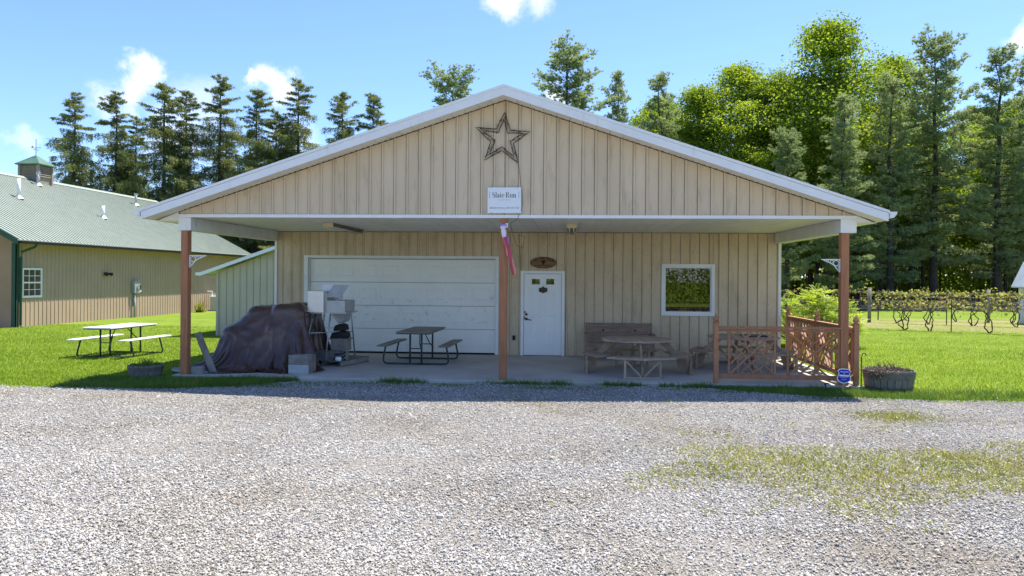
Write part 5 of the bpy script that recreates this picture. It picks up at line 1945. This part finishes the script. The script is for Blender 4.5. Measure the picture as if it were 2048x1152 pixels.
# ------------------------------------------------------------------ trees
def quads_from(C, A, B):
    """diamond leaves: centre C, half axes A, B (all (N,3))"""
    n = len(C)
    v = np.empty((n, 4, 3), dtype=np.float32)
    v[:, 0] = C - A; v[:, 1] = C + B; v[:, 2] = C + A; v[:, 3] = C - B
    f = np.arange(n * 4, dtype=np.int32).reshape(n, 4)
    return v.reshape(-1, 3), f


def tris_from(C, D, W):
    """needle sprays: base C, tip C+D, half width W"""
    n = len(C)
    v = np.empty((n, 3, 3), dtype=np.float32)
    v[:, 0] = C - W; v[:, 1] = C + W; v[:, 2] = C + D
    return v.reshape(-1, 3), np.arange(n * 3, dtype=np.int32).reshape(n, 3)


def unit(a):
    return a / (np.linalg.norm(a, axis=1, keepdims=True) + 1e-9)


def spruce_meshes(seed, H=17.0, dens=1.0):
    R = random.Random(seed)
    g = np.random.default_rng(seed)
    tr = MB()
    tr.tube([(0, 0, -.4)] + [(R.uniform(-.05, .05), R.uniform(-.05, .05), H * k / 8) for k in range(1, 9)], [.26] + [.24 * (1 - k / 8) + .015 for k in range(1, 9)], 7)
    C, D, W = [], [], []
    nbr = int(H * 10.5)
    for q in range(nbr):
        u = .10 + .885 * (q + R.random()) / nbr
        z = u * H
        Lm = 4.2 * (1 - u) ** .64 + .14
        if R.random() < (.10 if u > .4 else .16):
            continue
        a = R.uniform(0, 6.283)
        L_ = Lm * R.uniform(.45, 1.22)
        up0 = .50 * max(0, (u - .55) / .45) + R.uniform(-.22, .15)
        droop = (.10 if u > .85 else .40) * R.uniform(.5, 1.4)
        n = 6
        pts = []
        for k in range(n + 1):
            t = k / n
            pts.append(np.array((L_ * t * math.cos(a), L_ * t * math.sin(a), z + L_ * (up0 * t - droop * t * t * .8 + .35 * droop * max(0, t - .6)))))
        tr.tube([tuple(p) for p in pts], [.04 * (1 - .85 * k / n) * (1.2 - u) + .006 for k in range(n + 1)], 4, False)
        m = int((9 + 22 * L_) * dens)
        tang = np.array((-math.sin(a), math.cos(a), 0))
        fwd = np.array((math.cos(a), math.sin(a), 0))
        for k in range(m):
            t = min(.999, R.random() ** .7)
            if u < .35 and t < .3:
                continue
            i = min(n - 1, int(t * n))
            f_ = t * n - i
            p = pts[i] * (1 - f_) + pts[i + 1] * f_
            sp_ = .45 * (1.1 - t * .6) * min(1, L_)
            c = p + tang * R.uniform(-1, 1) * sp_ + fwd * R.uniform(-.1, .1)
            hang = R.uniform(.15, .75) * (1.0 if u < .82 else .25)
            nn = 6
            cc = c + np.stack((g.normal(0, .04, nn), g.normal(0, .04, nn), -hang * np.arange(nn) / nn), 1)
            dd = tang * g.uniform(-.7, .7, (nn, 1)) + fwd * g.uniform(-.4, .9, (nn, 1)) + np.array((0, 0, 1)) * (g.uniform(-1.0, .15, (nn, 1)) if u < .88 else g.uniform(-.3, .9, (nn, 1)))
            dd = unit(dd) * g.uniform(.12, .27, (nn, 1))
            C.append(cc); D.append(dd); W.append(unit(np.cross(dd, g.normal(size=(nn, 3)))) * g.uniform(.016, .032, (nn, 1)))
    v, f = tris_from(np.concatenate(C), np.concatenate(D), np.concatenate(W))
    return tr.mesh('trunk', 'bark', True), np_mesh('crown', v, f, 'spruce_needle')


def pine_meshes(seed, H=20.0, low=.12, spread=4.2, dens=1.0, taper=.55):
    R = random.Random(seed)
    g = np.random.default_rng(seed)
    tr = MB()
    bend = [(R.uniform(-.12, .12) * k / 4, R.uniform(-.12, .12) * k / 4) for k in range(9)]
    tr.tube([(0, 0, -.4)] + [(bend[k][0], bend[k][1], H * k / 8 * .97) for k in range(1, 9)], [.34] + [.30 * (1 - k / 8.3) + .012 for k in range(1, 9)], 8)
    Cs = []
    nbr = int(H * 4.6)
    for q in range(nbr):
        u = low + (.975 - low) * ((q + R.random()) / nbr)
        z = u * H
        a = q * 2.4 + R.uniform(-.5, .5)
        Lm = spread * (max(0.03, 1 - u)) ** taper * (.80 + .55 * mnoise.noise((seed, z * .35, math.sin(a))))
        if u < .3:
            Lm *= .62 + 1.25 * u
        if R.random() < .12:
            continue
        L_ = max(.5, Lm * R.uniform(.55, 1.2))
        rise = (.02 + .95 * max(0, u - .55) / .45) + R.uniform(-.15, .15)
        n = 6
        pts = []
        for k in range(n + 1):
            t = k / n
            pts.append(np.array((L_ * t * math.cos(a) + R.uniform(-.05, .05), L_ * t * math.sin(a) + R.uniform(-.05, .05), z + L_ * (rise * t - .10 * t + .22 * t * t))))
        tr.tube([tuple(p) for p in pts], [.05 * (1 - .85 * k / n) * (1.25 - u) + .008 for k in range(n + 1)], 4, False)
        m = int((6 + 12 * L_) * dens)
        tang = np.array((-math.sin(a), math.cos(a), 0))
        for k in range(m):
            t = min(.22 + .80 * R.random() ** .75, .999)
            i = min(n - 1, int(t * n))
            p = pts[i] * (1 - (t * n - i)) + pts[i + 1] * (t * n - i)
            sp_ = .75 * (1.2 - t) * min(1.2, L_ * .5) + .15
            c = p + tang * R.uniform(-1, 1) * sp_ + np.array((math.cos(a), math.sin(a), 0)) * R.uniform(-.1, .28) + np.array((0, 0, R.uniform(-.08, .22)))
            Cs.append((c, a, u))
    for k in range(22):
        Cs.append((np.array((R.uniform(-.22, .22), R.uniform(-.22, .22), H - R.random() * 1.4)), R.uniform(0, 6.28), 1.0))
    C, D, W = [], [], []
    for c, a, u in Cs:
        nn = 14
        base = np.array((math.cos(a) * .45, math.sin(a) * .45, .55 + .5 * u))
        for q in range(3):
            cc = c + g.normal(size=3) * np.array((.16, .16, .08))
            d = base + g.normal(size=(nn, 3)) * np.array((.75, .75, .55))
            d = unit(d) * g.uniform(.15, .29, size=(nn, 1))
            w = unit(np.cross(d, g.normal(size=(nn, 3)))) * .021
            C.append(np.repeat(cc[None], nn, 0)); D.append(d); W.append(w)
    v, f = tris_from(np.concatenate(C), np.concatenate(D), np.concatenate(W))
    return tr.mesh('trunk', 'bark_pine', True), np_mesh('crown', v, f, 'pine_needle')


def maple_meshes(seed, H=19.0, r=4.4, low=.16, leaf=.078, nclump=195, per=330):
    R = random.Random(seed)
    g = np.random.default_rng(seed)
    tr = MB()
    tr.tube([(0, 0, -.4)] + [(R.uniform(-.15, .15), R.uniform(-.15, .15), H * .9 * k / 8) for k in range(1, 9)], [.26] + [.22 * (1 - k / 8.4) + .01 for k in range(1, 9)], 7)
    C, A, B = [], [], []
    for q in range(nclump):
        u = low + (1 - low) * R.random() ** .85
        prof = math.sin(math.pi * min(1, (u - low) / (1 - low) * .88 + .12)) ** .7 * r
        prof *= .75 + .55 * mnoise.noise((seed * 3.1, u * 6, 1.3))
        a = R.uniform(0, 6.283)
        lob = 1 + .30 * math.sin(3 * a + seed + u * 5)
        rr_ = prof * lob * math.sqrt(R.random()) * 1.05
        c = np.array((rr_ * math.cos(a), rr_ * math.sin(a), u * H))
        z0 = max(1.5, u * H - rr_ * R.uniform(.6, 1.2))
        tr.tube([(0, 0, z0), (c[0] * .5, c[1] * .5, (z0 + c[2]) / 2 + .1), tuple(c)], [.05, .03, .010], 4, False)
        n = int(per * R.uniform(.5, 1.3))
        sx = R.uniform(.40, .85)
        P = c + np.clip(g.normal(size=(n, 3)), -1.5, 1.5) * np.array((sx, sx, sx * .5))
        a1 = unit(g.normal(size=(n, 3)) + np.array((0, 0, -.3)))
        b1 = unit(np.cross(a1, g.normal(size=(n, 3))))
        s = leaf * g.uniform(.55, 1.25, size=(n, 1))
        C.append(P); A.append(a1 * s); B.append(b1 * s * .72)
    v, f = quads_from(np.concatenate(C), np.concatenate(A), np.concatenate(B))
    return tr.mesh('trunk', 'bark', True), np_mesh('crown', v, f, 'maple_leaf')


def plant_tree(name, label, cat, group, me, x, y, scale, rz, sxy=1.0):
    t = thing(name, label, cat, (x, y, gz(x, y)), rz, group)
    t.scale = (scale * sxy, scale * sxy, scale)
    link('trunk', me[0], t)
    link('crown', me[1], t)
    return t


SP = [spruce_meshes(s) for s in (1, 2, 3, 4)]
sp = [(-39.9, 16.7), (-36.4, 16.7), (-34.7, 14.6), (-32.4, 17.5), (-30.6, 16.8), (-27.8, 17.8), (-24.8, 16.9), (-23.2, 15.0), (-21.4, 17.4), (-17.9, 16.6), (-15.4, 16.4)]
SPL = ['tall dark spruce with long boughs standing right beside the cupola'] + [w + ' tall spruce along the row counted from the cupola' for w in ORD[1:]]
rr = random.Random(3)
for i, (x, h) in enumerate(sp):
    y = 58 + (i % 3 - 1) * 1.2
    k = y / 58
    plant_tree('spruce_tree', SPL[i], 'spruce', 'spruces behind the outbuilding', SP[(i * 7 + i // 4) % 4], x * k, y, (h - gz(0, 58)) / 17 * k, rr.uniform(0, 6.28), .95 + .2 * rr.random())
for i, (x, y, h) in enumerate(((-41.5, 61, 11.5), (-38.2, 62, 13.0), (-33.4, 62.5, 12.0), (-29.2, 62, 13.5), (-26.2, 61.5, 12.5), (-19.6, 62, 12.0), (-16.6, 62.5, 11.0), (-23.9, 63, 14.0))):
    plant_tree('spruce_tree', ORD[i] + ' shorter spruce behind the tall row, counted from the cupola', 'spruce', 'shorter spruces behind the row', SP[(i * 3 + 1) % 4], x, y, h / 17, rr.uniform(0, 6.28), 1.25)
LOWSP = spruce_meshes(9, 5.0, 1.6)
for i, (x, y, s) in enumerate(((-17.2, 54, .9), (-19.2, 53, .95), (-21.8, 54, .8))):
    plant_tree('evergreen_bush', ORD[i] + ' low evergreen bush beyond the green roof, counted from the lean-to', 'bush', 'low evergreens beyond the outbuilding', LOWSP, x, y, s, rr.uniform(0, 6), 1.15)

PN = [pine_meshes(11, 20, .10, 4.2), pine_meshes(12, 20, .07, 3.6), pine_meshes(13, 20, .14, 4.6, 1.1, .42)]
pines = [(-9.5, 60, 18.4, 2, 1.3, 'white pine peeking over the left roof slope by the ridge'), (-.3, 60, 20.1, 2, 1.4, 'broad full white pine rising behind the right of the roof ridge'),
         (3.9, 61, 18.7, 1, .85, 'slim pointed white pine beside the broad pine behind the roof'), (7.1, 60, 18.1, 0, 1.15, 'grey green white pine behind the roof next to the bright maples'),
         (18.0, 51, 14.3, 1, 1.15, 'pale green white pine low over the right roof slope'), (22.8, 55, 16.4, 0, 1.1, 'pale green white pine leaning in front of the tall maple'),
         (27.2, 58, 19.9, 2, 1.1, 'tallest dark white pine with thick trunk above the vineyard'), (31.8, 58, 19.2, 0, 1.15, 'white pine with straight dark trunk behind the gambrel shed'),
         (35.2, 60, 19.4, 1, 1.0, 'white pine at the outer end of the wood beyond the shed'), (14.2, 50, 11.5, 2, 1.05, 'low bushy white pine behind the porch corner'),
         (24.6, 61, 17.5, 1, .8, 'slender white pine crowded between the maple and the tallest pine')]
for i, (x, y, h, k, sxy, lab) in enumerate(pines):
    plant_tree('white_pine', lab, 'pine', 'white pines at the edge of the wood', PN[k], x, y, (h - gz(x, y)) / 20, 1.1 * i, sxy)

MP = [maple_meshes(21), maple_meshes(22, 19, 4.0, .15), maple_meshes(23, 19, 4.8, .20)]
maples = [(10.6, 62, 17.2, 0, 1.25, 'bright green maple right of the grey green pine behind the roof'), (13.9, 63, 19.2, 1, 1.4, 'bright round topped maple above the middle of the right roof slope'),
          (16.9, 62, 18.6, 2, 1.0, 'thin topped maple next to the tallest maple'), (20.6, 61, 22.0, 0, 1.35, 'tallest bright green maple towering above the roof'),
          (27.5, 66, 20.6, 1, 1.3, 'yellow green maple glowing behind the tallest pine'), (8.0, 68, 18.0, 2, 1.1, 'yellow green maple top behind the grey green pine'),
          (31, 68, 15, 0, 1.0, 'yellow green maple behind the straight trunked pine'), (38, 66, 17, 2, 1.3, 'maple at the outer end of the wood behind the last pine'), (23.6, 70, 16, 1, 1.0, 'maple half hidden behind the slender pine')]
for i, (x, y, h, k, sxy, lab) in enumerate(maples):
    plant_tree('maple_tree', lab, 'maple', 'maples in the wood', MP[k], x, y, (h - gz(x, y)) / 19, 1.7 * i + .4, sxy)
# more maples deeper in the wood, closing the gaps between the front trees
for i, (x, h) in enumerate(((17.5, 15.5), (22, 15), (30.5, 17.5), (38.5, 17), (45, 16.5))):
    plant_tree('maple_tree', ORD[i] + ' back row maple deep in the wood, counted from the roof', 'maple', 'back row maples', MP[i % 3], x, 73 + (i % 3), h / 19, 1.3 * i, 1.35)


# far wood that reads as one mass: leaves and thin trunks
def woodland():
    g = np.random.default_rng(77)
    R = random.Random(77)
    C, A, B = [], [], []
    for q in range(1500):
        x = R.uniform(-6, 74)
        y = R.uniform(65, 92)
        hmax = 11 + 3 * mnoise.noise((x * .12, 3, 0))
        z = gz(x, y) + hmax * R.random() ** 1.2
        n = 85
        P = np.array((x, y, z)) + g.normal(size=(n, 3)) * np.array((1.2, 1.0, .55))
        a1 = unit(g.normal(size=(n, 3)))
        b1 = unit(np.cross(a1, g.normal(size=(n, 3))))
        s = .19 * g.uniform(.6, 1.3, size=(n, 1))
        C.append(P); A.append(a1 * s); B.append(b1 * s * .75)
    v, f = quads_from(np.concatenate(C), np.concatenate(A), np.concatenate(B))
    o = link('woodland', np_mesh('woodland', v, f, 'maple_leaf'))
    o['kind'] = 'stuff'
    tag(o, 'mass of bright spring undergrowth deep in the wood behind the pines', 'woodland')
    b = MB()
    for q in range(110):
        x, y = R.uniform(2, 60), R.uniform(62, 86)
        r = R.uniform(.06, .2)
        b.tube([(x, y, gz(x, y) - .2), (x + R.uniform(-.3, .3), y, 7), (x + R.uniform(-.5, .5), y, 13)], [r, r * .8, r * .4], 6, False)
    o = b.build('woodland_trunks', 'bark', smooth=True)
    o['kind'] = 'stuff'
    tag(o, 'thin dark trunks deep in the wood behind the pines', 'woodland')


woodland()


def yard_brush():
    g = np.random.default_rng(78)
    R = random.Random(78)
    C, A, B = [], [], []
    for q in range(420):
        x = R.uniform(-12, 26)
        y = R.uniform(-27, -22)
        z = gz(x, y) + (2.9 + .9 * mnoise.noise((x * .3, 1, 0))) * R.random()
        n = 60
        P = np.array((x, y, z)) + g.normal(size=(n, 3)) * np.array((.9, .7, .45))
        a1 = unit(g.normal(size=(n, 3)))
        b1 = unit(np.cross(a1, g.normal(size=(n, 3))))
        s = .10 * g.uniform(.6, 1.3, size=(n, 1))
        C.append(P); A.append(a1 * s); B.append(b1 * s * .75)
    v, f = quads_from(np.concatenate(C), np.concatenate(A), np.concatenate(B))
    o = link('hedgerow', np_mesh('hedgerow', v, f, 'maple_leaf'))
    o['kind'] = 'stuff'
    tag(o, 'leafy hedgerow across the yard, mirrored in the porch window', 'hedge')


yard_brush()

# leafy shrub behind the fence corner
R = random.Random(31)
g = np.random.default_rng(31)
sh_ = thing('leafy_shrub', 'bright yellow green leafy shrub behind the porch fence corner', 'shrub', (7.55, 24.0, gz(7.5, 24)))
zg = gz(7.5, 24)
C, A, B = [], [], []
b = MB()
for q in range(190):
    a = R.uniform(0, 6.28)
    rr_ = 1.45 * math.sqrt(R.random())
    h = 1.75 * math.sqrt(max(.05, 1 - (rr_ / 1.6) ** 2)) * R.uniform(.35, 1.05)
    c = Vector((7.55 + rr_ * math.cos(a) * 1.05, 24.0 + rr_ * math.sin(a) * .8, zg + h))
    b.tube([(7.55 + .2 * math.cos(a), 24 + .2 * math.sin(a), zg), tuple(c)], [.012, .005], 4, False)
    # arching compound leaves
    for k in range(7):
        d = Vector((R.uniform(-1, 1), R.uniform(-1, 1), R.uniform(-.2, .7))).normalized()
        for j in range(6):
            p = c + d * (.05 + .055 * j) + Vector((0, 0, -.02 * j * j * .12))
            s = d.cross(Vector((0, 0, 1)))
            if s.length < .05:
                s = Vector((1, 0, 0))
            s.normalize()
            for sg_ in (-1, 1):
                C.append(p + s * sg_ * .045); A.append(s * sg_ * .045 + d * .01); B.append(d.cross(s).cross(s).normalized() * .018)
v, f = quads_from(np.array([tuple(c) for c in C]), np.array([tuple(c) for c in A]), np.array([tuple(c) for c in B]))
v = v - np.array((7.55, 24.0, zg))
link('foliage', np_mesh('foliage', v, f, 'shrub_leaf'), sh_)
b.build('stems', 'cane', sh_)
# small plant by the air conditioner
yp = thing('yucca_plant', 'small spiky yellow green plant beside the air conditioner', 'plant', (-21.0, 41.6, gz(-21, 41.6)))
C, D, W = [], [], []
for q in range(70):
    a = R.uniform(0, 6.28)
    d = np.array((math.cos(a) * R.uniform(.1, .6), math.sin(a) * R.uniform(.1, .6), R.uniform(.4, 1.0))) * .85
    C.append(np.array((R.uniform(-.2, .2), R.uniform(-.2, .2), 0))); D.append(d); W.append(np.cross(d, (0, 0, 1)) / np.linalg.norm(np.cross(d, (0, 0, 1))) * .03)
v, f = tris_from(np.array(C), np.array(D), np.array(W))
link('leaves', np_mesh('leaves', v, f, 'drygrass'), yp)
# split logs lying along the edge of the wood
for i in range(9):
    x = 17 + i * 2.3 + R.uniform(-.5, .5)
    y = 50.2 + R.uniform(-.6, .6)
    z = gz(x, y)
    L_ = R.uniform(1.2, 2.2)
    r = R.uniform(.10, .17)
    a = R.uniform(-.3, .3)
    b = MB().tube([(x - L_ / 2 * math.cos(a), y - L_ / 2 * math.sin(a), z + r * .9), (x + L_ / 2 * math.cos(a), y + L_ / 2 * math.sin(a), z + r * .9)], r, 9)
    tag(b.build('log', 'litter'), ORD[i] + ' cut log along the wood edge counted from the porch corner', 'log', 'logs along the wood edge')


# ------------------------------------------------------------------ grass
def blades(name, P, h, w, m, label, cat, seed, lean=.45):
    g = np.random.default_rng(seed)
    n = len(P)
    hh = h * g.uniform(.45, 1.25, size=(n, 1))
    a = g.uniform(0, 2 * np.pi, size=n)
    W = np.stack((np.cos(a), np.sin(a), np.zeros(n)), 1) * w * g.uniform(.6, 1.3, size=(n, 1))
    D = np.concatenate((g.normal(size=(n, 2)) * lean, np.ones((n, 1))), 1) * hh
    v, f = tris_from(P, D, W)
    o = link(name, np_mesh(name, v, f, m))
    o['kind'] = 'stuff'
    tag(o, label, cat)
    return o


def lawn_points(n, x0, x1, y0, y1, seed, keep):
    g = np.random.default_rng(seed)
    # denser near the camera: sample y with weight ~ 1/y^2
    u = g.random(n)
    y = 1.0 / (1 / y0 + u * (1 / y1 - 1 / y0))
    x = g.uniform(x0, x1, n)
    out = [(a, b_, gz(a, b_) - .01) for a, b_ in zip(x, y) if keep(a, b_)]
    return np.array(out)


inbarn = lambda x, y: -7.72 < x < 5.42 and y > 14.2
edg = lambda x: gedge(x) + .10 * mnoise.noise((x * .9, 3.1, 0)) + .07 * mnoise.noise((x * 3.1, 7.7, 0))
P = lawn_points(190000, -22, -5.3, 12.6, 30, 1, lambda x, y: y > edg(x) + .02 and not inbarn(x, y) and x > -.95 * y - 1 and not (y > 28 and x < -21.5) and not (x > -12.3 and y > 25.4))
blades('lawn_grass', P, .055, .008, 'grass', 'mown green lawn grass left of the porch', 'grass', 2)
P = lawn_points(190000, 2.6, 24, 12.8, 36, 3, lambda x, y: y > edg(x) + .02 and not inbarn(x, y) and x < .72 * y + 1.5)
blades('lawn_grass', P, .055, .008, 'grass', 'mown green lawn grass right of the fence', 'grass', 4)
gg = np.random.default_rng(70)
for xa, xb, ya, yb, nn, sd in ((2.7, 6.2, 12.95, 14.16, 16000, 71), (-9.2, -5.3, 12.65, 14.16, 20000, 72)):
    x = gg.uniform(xa, xb, nn); y = gg.uniform(ya, yb, nn)
    P = np.array([(a, b_, -.08) for a, b_ in zip(x, y) if b_ > edg(a) + gg.normal(0, .06)])
    blades('verge_grass', P, .085, .007, 'weed', 'longer shaded verge grass by the ' + ('fence' if xa > 0 else 'tarp heap and porch post'), 'grass', sd, .5)
# coarse weeds along the slab edge and lawn edge
g = np.random.default_rng(9)
pts = []
for k in range(420):
    x = g.uniform(-9.5, 8.5) if k % 3 else g.uniform(-8, -5)
    d = mnoise.noise((x * .8, 11, 0)) + .35 * mnoise.noise((x * 3, 4, 0))
    inner = -5.2 < x < 2.6
    if inner and d < (-.05 if x > -1.4 else .22):
        continue
    yb = 14.10 if inner else edg(x) + g.uniform(-.05, 1.0)
    n = 34
    q = np.stack((x + g.normal(0, .09, n), yb + g.normal(0, .045, n), np.full(n, -.075)), 1)
    pts.append(q)
P = np.concatenate(pts)
P = P[(P[:, 1] < 14.16) | (P[:, 0] < -7.76) | (P[:, 0] > 5.46)]
blades('edge_weeds', P, .13, .007, 'weed', 'tufts of coarse green weeds along the edge of the slab', 'weeds', 10, .6)
pts = []
for x, y, s, n in ((-2.2, 13.7, .28, 160), (-.3, 13.6, .30, 200), (-.9, 13.55, .25, 120), (-3.6, 13.8, .3, 120), (1.9, 13.7, .25, 90), (2.9, 13.5, .3, 150), (-4.6, 13.6, .35, 160), (-5.4, 13.3, .3, 160), (.6, 13.75, .2, 70), (4.4, 12.95, .3, 120)):
    pts.append(np.stack((g.normal(x, s, n), g.normal(y, s * .3, n), np.full(n, -.06)), 1))
P = np.concatenate(pts)
P = P[P[:, 1] < 14.12]
blades('gravel_weeds', P, .06, .008, 'weed', 'low green weeds creeping through the shaded gravel', 'weeds', 12, .8)
# thin yellowish grass growing in the gravel on the right
n = 170000
x = g.uniform(-.5, 9, n); y = g.uniform(6.2, 12.4, n)
f1 = np.array([mnoise.noise((a * .9, b_ * 1.1, 5.0)) + .6 * mnoise.noise((a * 3.1, b_ * 3.1, 2.0)) for a, b_ in zip(x, y)])
cen = np.exp(-(((y - (8.1 + .06 * (x - 1))) / 1.15) ** 2)) * np.clip((x - .4) / 1.6, 0, 1)
cen2 = np.exp(-(((y - 11.4) / .35) ** 2 + ((x - 4.8) / .5) ** 2))
keep = (g.random(n) < np.clip(cen * 1.0 + f1 * .55 - .22, 0, 1) * .9) | (g.random(n) < cen2 * .8)
P = np.stack((x, y, np.full(n, -.055)), 1)[keep]
blades('gravel_grass', P, .040, .0085, 'drygrass', 'thin yellow green grass growing through the gravel lot', 'grass', 14, .9)


# ------------------------------------------------------------------ loose gravel stones, instanced on points
def gravel():
    g = np.random.default_rng(5)
    pts = []
    for y0, y1, dens in ((3.6, 6.5, 4300), (6.5, 9, 3200), (9, 11.5, 2100), (11.5, 14.2, 1500)):
        x0, x1 = -(.78 * y1 + .8), .66 * y1 + .8
        n = int(dens * (y1 - y0) * (x1 - x0))
        pts.append(np.stack((g.uniform(x0, x1, n), g.uniform(y0, y1, n)), 1))
    P = np.concatenate(pts)
    ok = np.array([b_ < edg(a) - .02 for a, b_ in P])
    P = P[ok]
    # dusty worn patches and wheel tracks carry fewer loose stones
    dd = np.array([mnoise.noise((a * .55, b_ * .8, 9.0)) + .5 * mnoise.noise((a * 1.7, b_ * 2.1, 4.0)) + .22 * math.cos((b_ - 9.6 + .12 * a) * 3.4) for a, b_ in P])
    P = P[g.random(len(P)) > np.clip((dd - .10) * 1.3, 0, .62)]
    n = len(P)
    me = bpy.data.meshes.new('gravel_stones')
    me.vertices.add(n)
    co = np.concatenate((P, (-.052 + g.uniform(-.004, .008, size=(n, 1)))), 1).astype(np.float32)
    me.vertices.foreach_set('co', co.ravel())
    s = (.0072 * np.exp(g.normal(0, .33, size=(n, 1)))) * g.uniform(.65, 1.35, size=(n, 3))
    s[:, 2] *= .75
    a1 = me.attributes.new('stone_scale', 'FLOAT_VECTOR', 'POINT')
    a1.data.foreach_set('vector', s.astype(np.float32).ravel())
    r = np.stack((g.uniform(-.5, .5, n), g.uniform(-.5, .5, n), g.uniform(0, 6.283, n)), 1)
    a2 = me.attributes.new('stone_rot', 'FLOAT_VECTOR', 'POINT')
    a2.data.foreach_set('vector', r.astype(np.float32).ravel())
    o = link('gravel_stones', me)
    o['kind'] = 'stuff'
    tag(o, 'loose pale grey crushed stones covering the yard', 'gravel')
    me.materials.append(MATS['gravel_stone'])
    ng = bpy.data.node_groups.new('stones', 'GeometryNodeTree')
    ng.interface.new_socket('Geometry', in_out='INPUT', socket_type='NodeSocketGeometry')
    ng.interface.new_socket('Geometry', in_out='OUTPUT', socket_type='NodeSocketGeometry')
    N, L = ng.nodes, ng.links
    gi, go = N.new('NodeGroupInput'), N.new('NodeGroupOutput')
    ico = N.new('GeometryNodeMeshIcoSphere')
    ico.inputs['Radius'].default_value = 1.0
    ico.inputs['Subdivisions'].default_value = 1
    sm = N.new('GeometryNodeSetMaterial')
    sm.inputs['Material'].default_value = MATS['gravel_stone']
    L.new(ico.outputs['Mesh'], sm.inputs['Geometry'])
    ip = N.new('GeometryNodeInstanceOnPoints')
    L.new(gi.outputs[0], ip.inputs['Points'])
    L.new(sm.outputs[0], ip.inputs['Instance'])
    for nm, sock in (('stone_scale', 'Scale'), ('stone_rot', 'Rotation')):
        at = N.new('GeometryNodeInputNamedAttribute')
        at.data_type = 'FLOAT_VECTOR'
        at.inputs['Name'].default_value = nm
        L.new(at.outputs['Attribute'], ip.inputs[sock])
    L.new(ip.outputs[0], go.inputs[0])
    md = o.modifiers.new('stones', 'NODES')
    md.node_group = ng


gravel()
